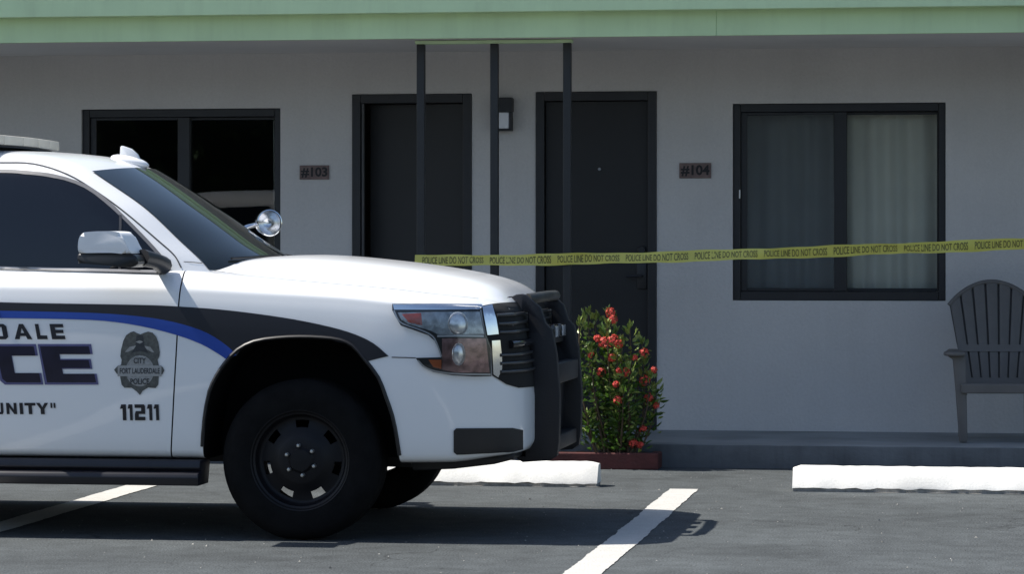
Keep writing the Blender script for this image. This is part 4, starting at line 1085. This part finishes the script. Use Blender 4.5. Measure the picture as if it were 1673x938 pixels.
v0, f0 = text_mesh('POLICE LINE DO NOT CROSS', 1, .012); x0, x1 = min(p[0] for p in v0), max(p[0] for p in v0); z0, z1 = min(p[1] for p in v0), max(p[1] for p in v0)
TXM = mat('tape_print', (.115, .105, .030), .5, var=.1)
x = .015
while x < 4.4:
    from_py('lettering', [tp_pt(x+(p[0]-x0)/(x1-x0)*.405, ((p[1]-z0)/(z1-z0)-.5)*.62, .0016) for p in v0], f0, TXM, tp); x += .447
for x in (0, 4.843):            # wrapped round the posts
    bm = B(); zc = tz(x); q = .0285; rng_ = [(-q, 0), (q, 0), (q, 2*q), (-q, 2*q)]
    A = [bm.verts.new((x+a, b_+.0015, zc-.034)) for a, b_ in rng_]; C = [bm.verts.new((x+a, b_+.0015, zc+.034)) for a, b_ in rng_]
    for k in range(4): bm.faces.new((A[k], A[(k+1) % 4], C[(k+1) % 4], C[k]))
    obj('wrap', bm, YEL, tp)
bm = B(); rng_k = np.random.RandomState(5)       # knot and two loose tails at the first post
for dx, ln in ((-.004, .20), (.012, .13)):
    rows = []
    for k in range(10):
        t = k/9; a = .9*math.sin(t*5+dx*90); wv = .016+.012*t
        c = Vector((dx+.012*math.sin(t*4+ln*20), -.012-.012*math.sin(t*3), -.02-ln*t)); rows.append([bm.verts.new(c+Vector((math.cos(a), math.sin(a)*.6, 0))*wv*s_) for s_ in (-1, 1)])
    for A, C in zip(rows, rows[1:]): bm.faces.new((A[0], A[1], C[1], C[0]))
obj('knot_tail', bm, YEL, tp, sm=80)

# ---- grit and crumbs on the asphalt
rng = np.random.RandomState(21); v, f = [], []
for i in range(900):
    y = rng.uniform(12.8, 19.4); x = rng.uniform(-7, 1.2); s_ = rng.uniform(.002, .006)*(2.0 if rng.rand() < .06 else 1)
    k = len(v); a = rng.uniform(0, 6.28)
    v += [(x+s_*math.cos(a+j*2.09)*rng.uniform(.7, 1.3), y+s_*math.sin(a+j*2.09)*rng.uniform(.7, 1.3), .0005) for j in range(3)]+[(x, y, s_*rng.uniform(.6, 1.1))]
    f += [(k, k+1, k+3), (k+1, k+2, k+3), (k+2, k, k+3)]
gt = tag(from_py('loose_grit', v, f, mat('grit', (.24, .235, .22), .9, var=.6, vscale=3)), 'small loose grit scattered over the asphalt', 'grit', kind='stuff')

# ---- hedge across the lot, behind the viewer: what the windows and paint mirror
rng = np.random.RandomState(31); v, f = [], []
hd = tag(empty('tall_hedge', (-6, -24, 0)), 'tall dark green hedge across the lot, seen only mirrored in the windows', 'hedge')
for i in range(14000):
    x = rng.uniform(-24, 24); top_ = 8.2+1.0*math.sin(x*.5)+.6*math.sin(x*1.3+1); z = rng.uniform(.05, 1)**.8*top_; y = rng.uniform(-.4, 1.4)*(1 if z < top_-.6 else .7)
    a = rng.normal(size=3); a /= np.linalg.norm(a); u = np.cross(a, (.3, .5, .8)); u /= np.linalg.norm(u); w_ = np.cross(a, u); s_ = rng.uniform(.12, .30); k = len(v); p = np.array((x, y, z))
    v += [p-u*s_, p+w_*s_*.5, p+u*s_, p-w_*s_*.5]; f.append((k, k+1, k+2, k+3))
o = from_py('foliage', v, f, mat('hedge_leaf', (.045, .085, .028), .6, var=.4, vscale=1.5), hd); o['kind'] = 'stuff'
box('leaf_core', -23.8, 23.8, -.1, 1.0, 0, 7.2, mat('hedge_core', (.012, .018, .009), .9, var=.3), hd)
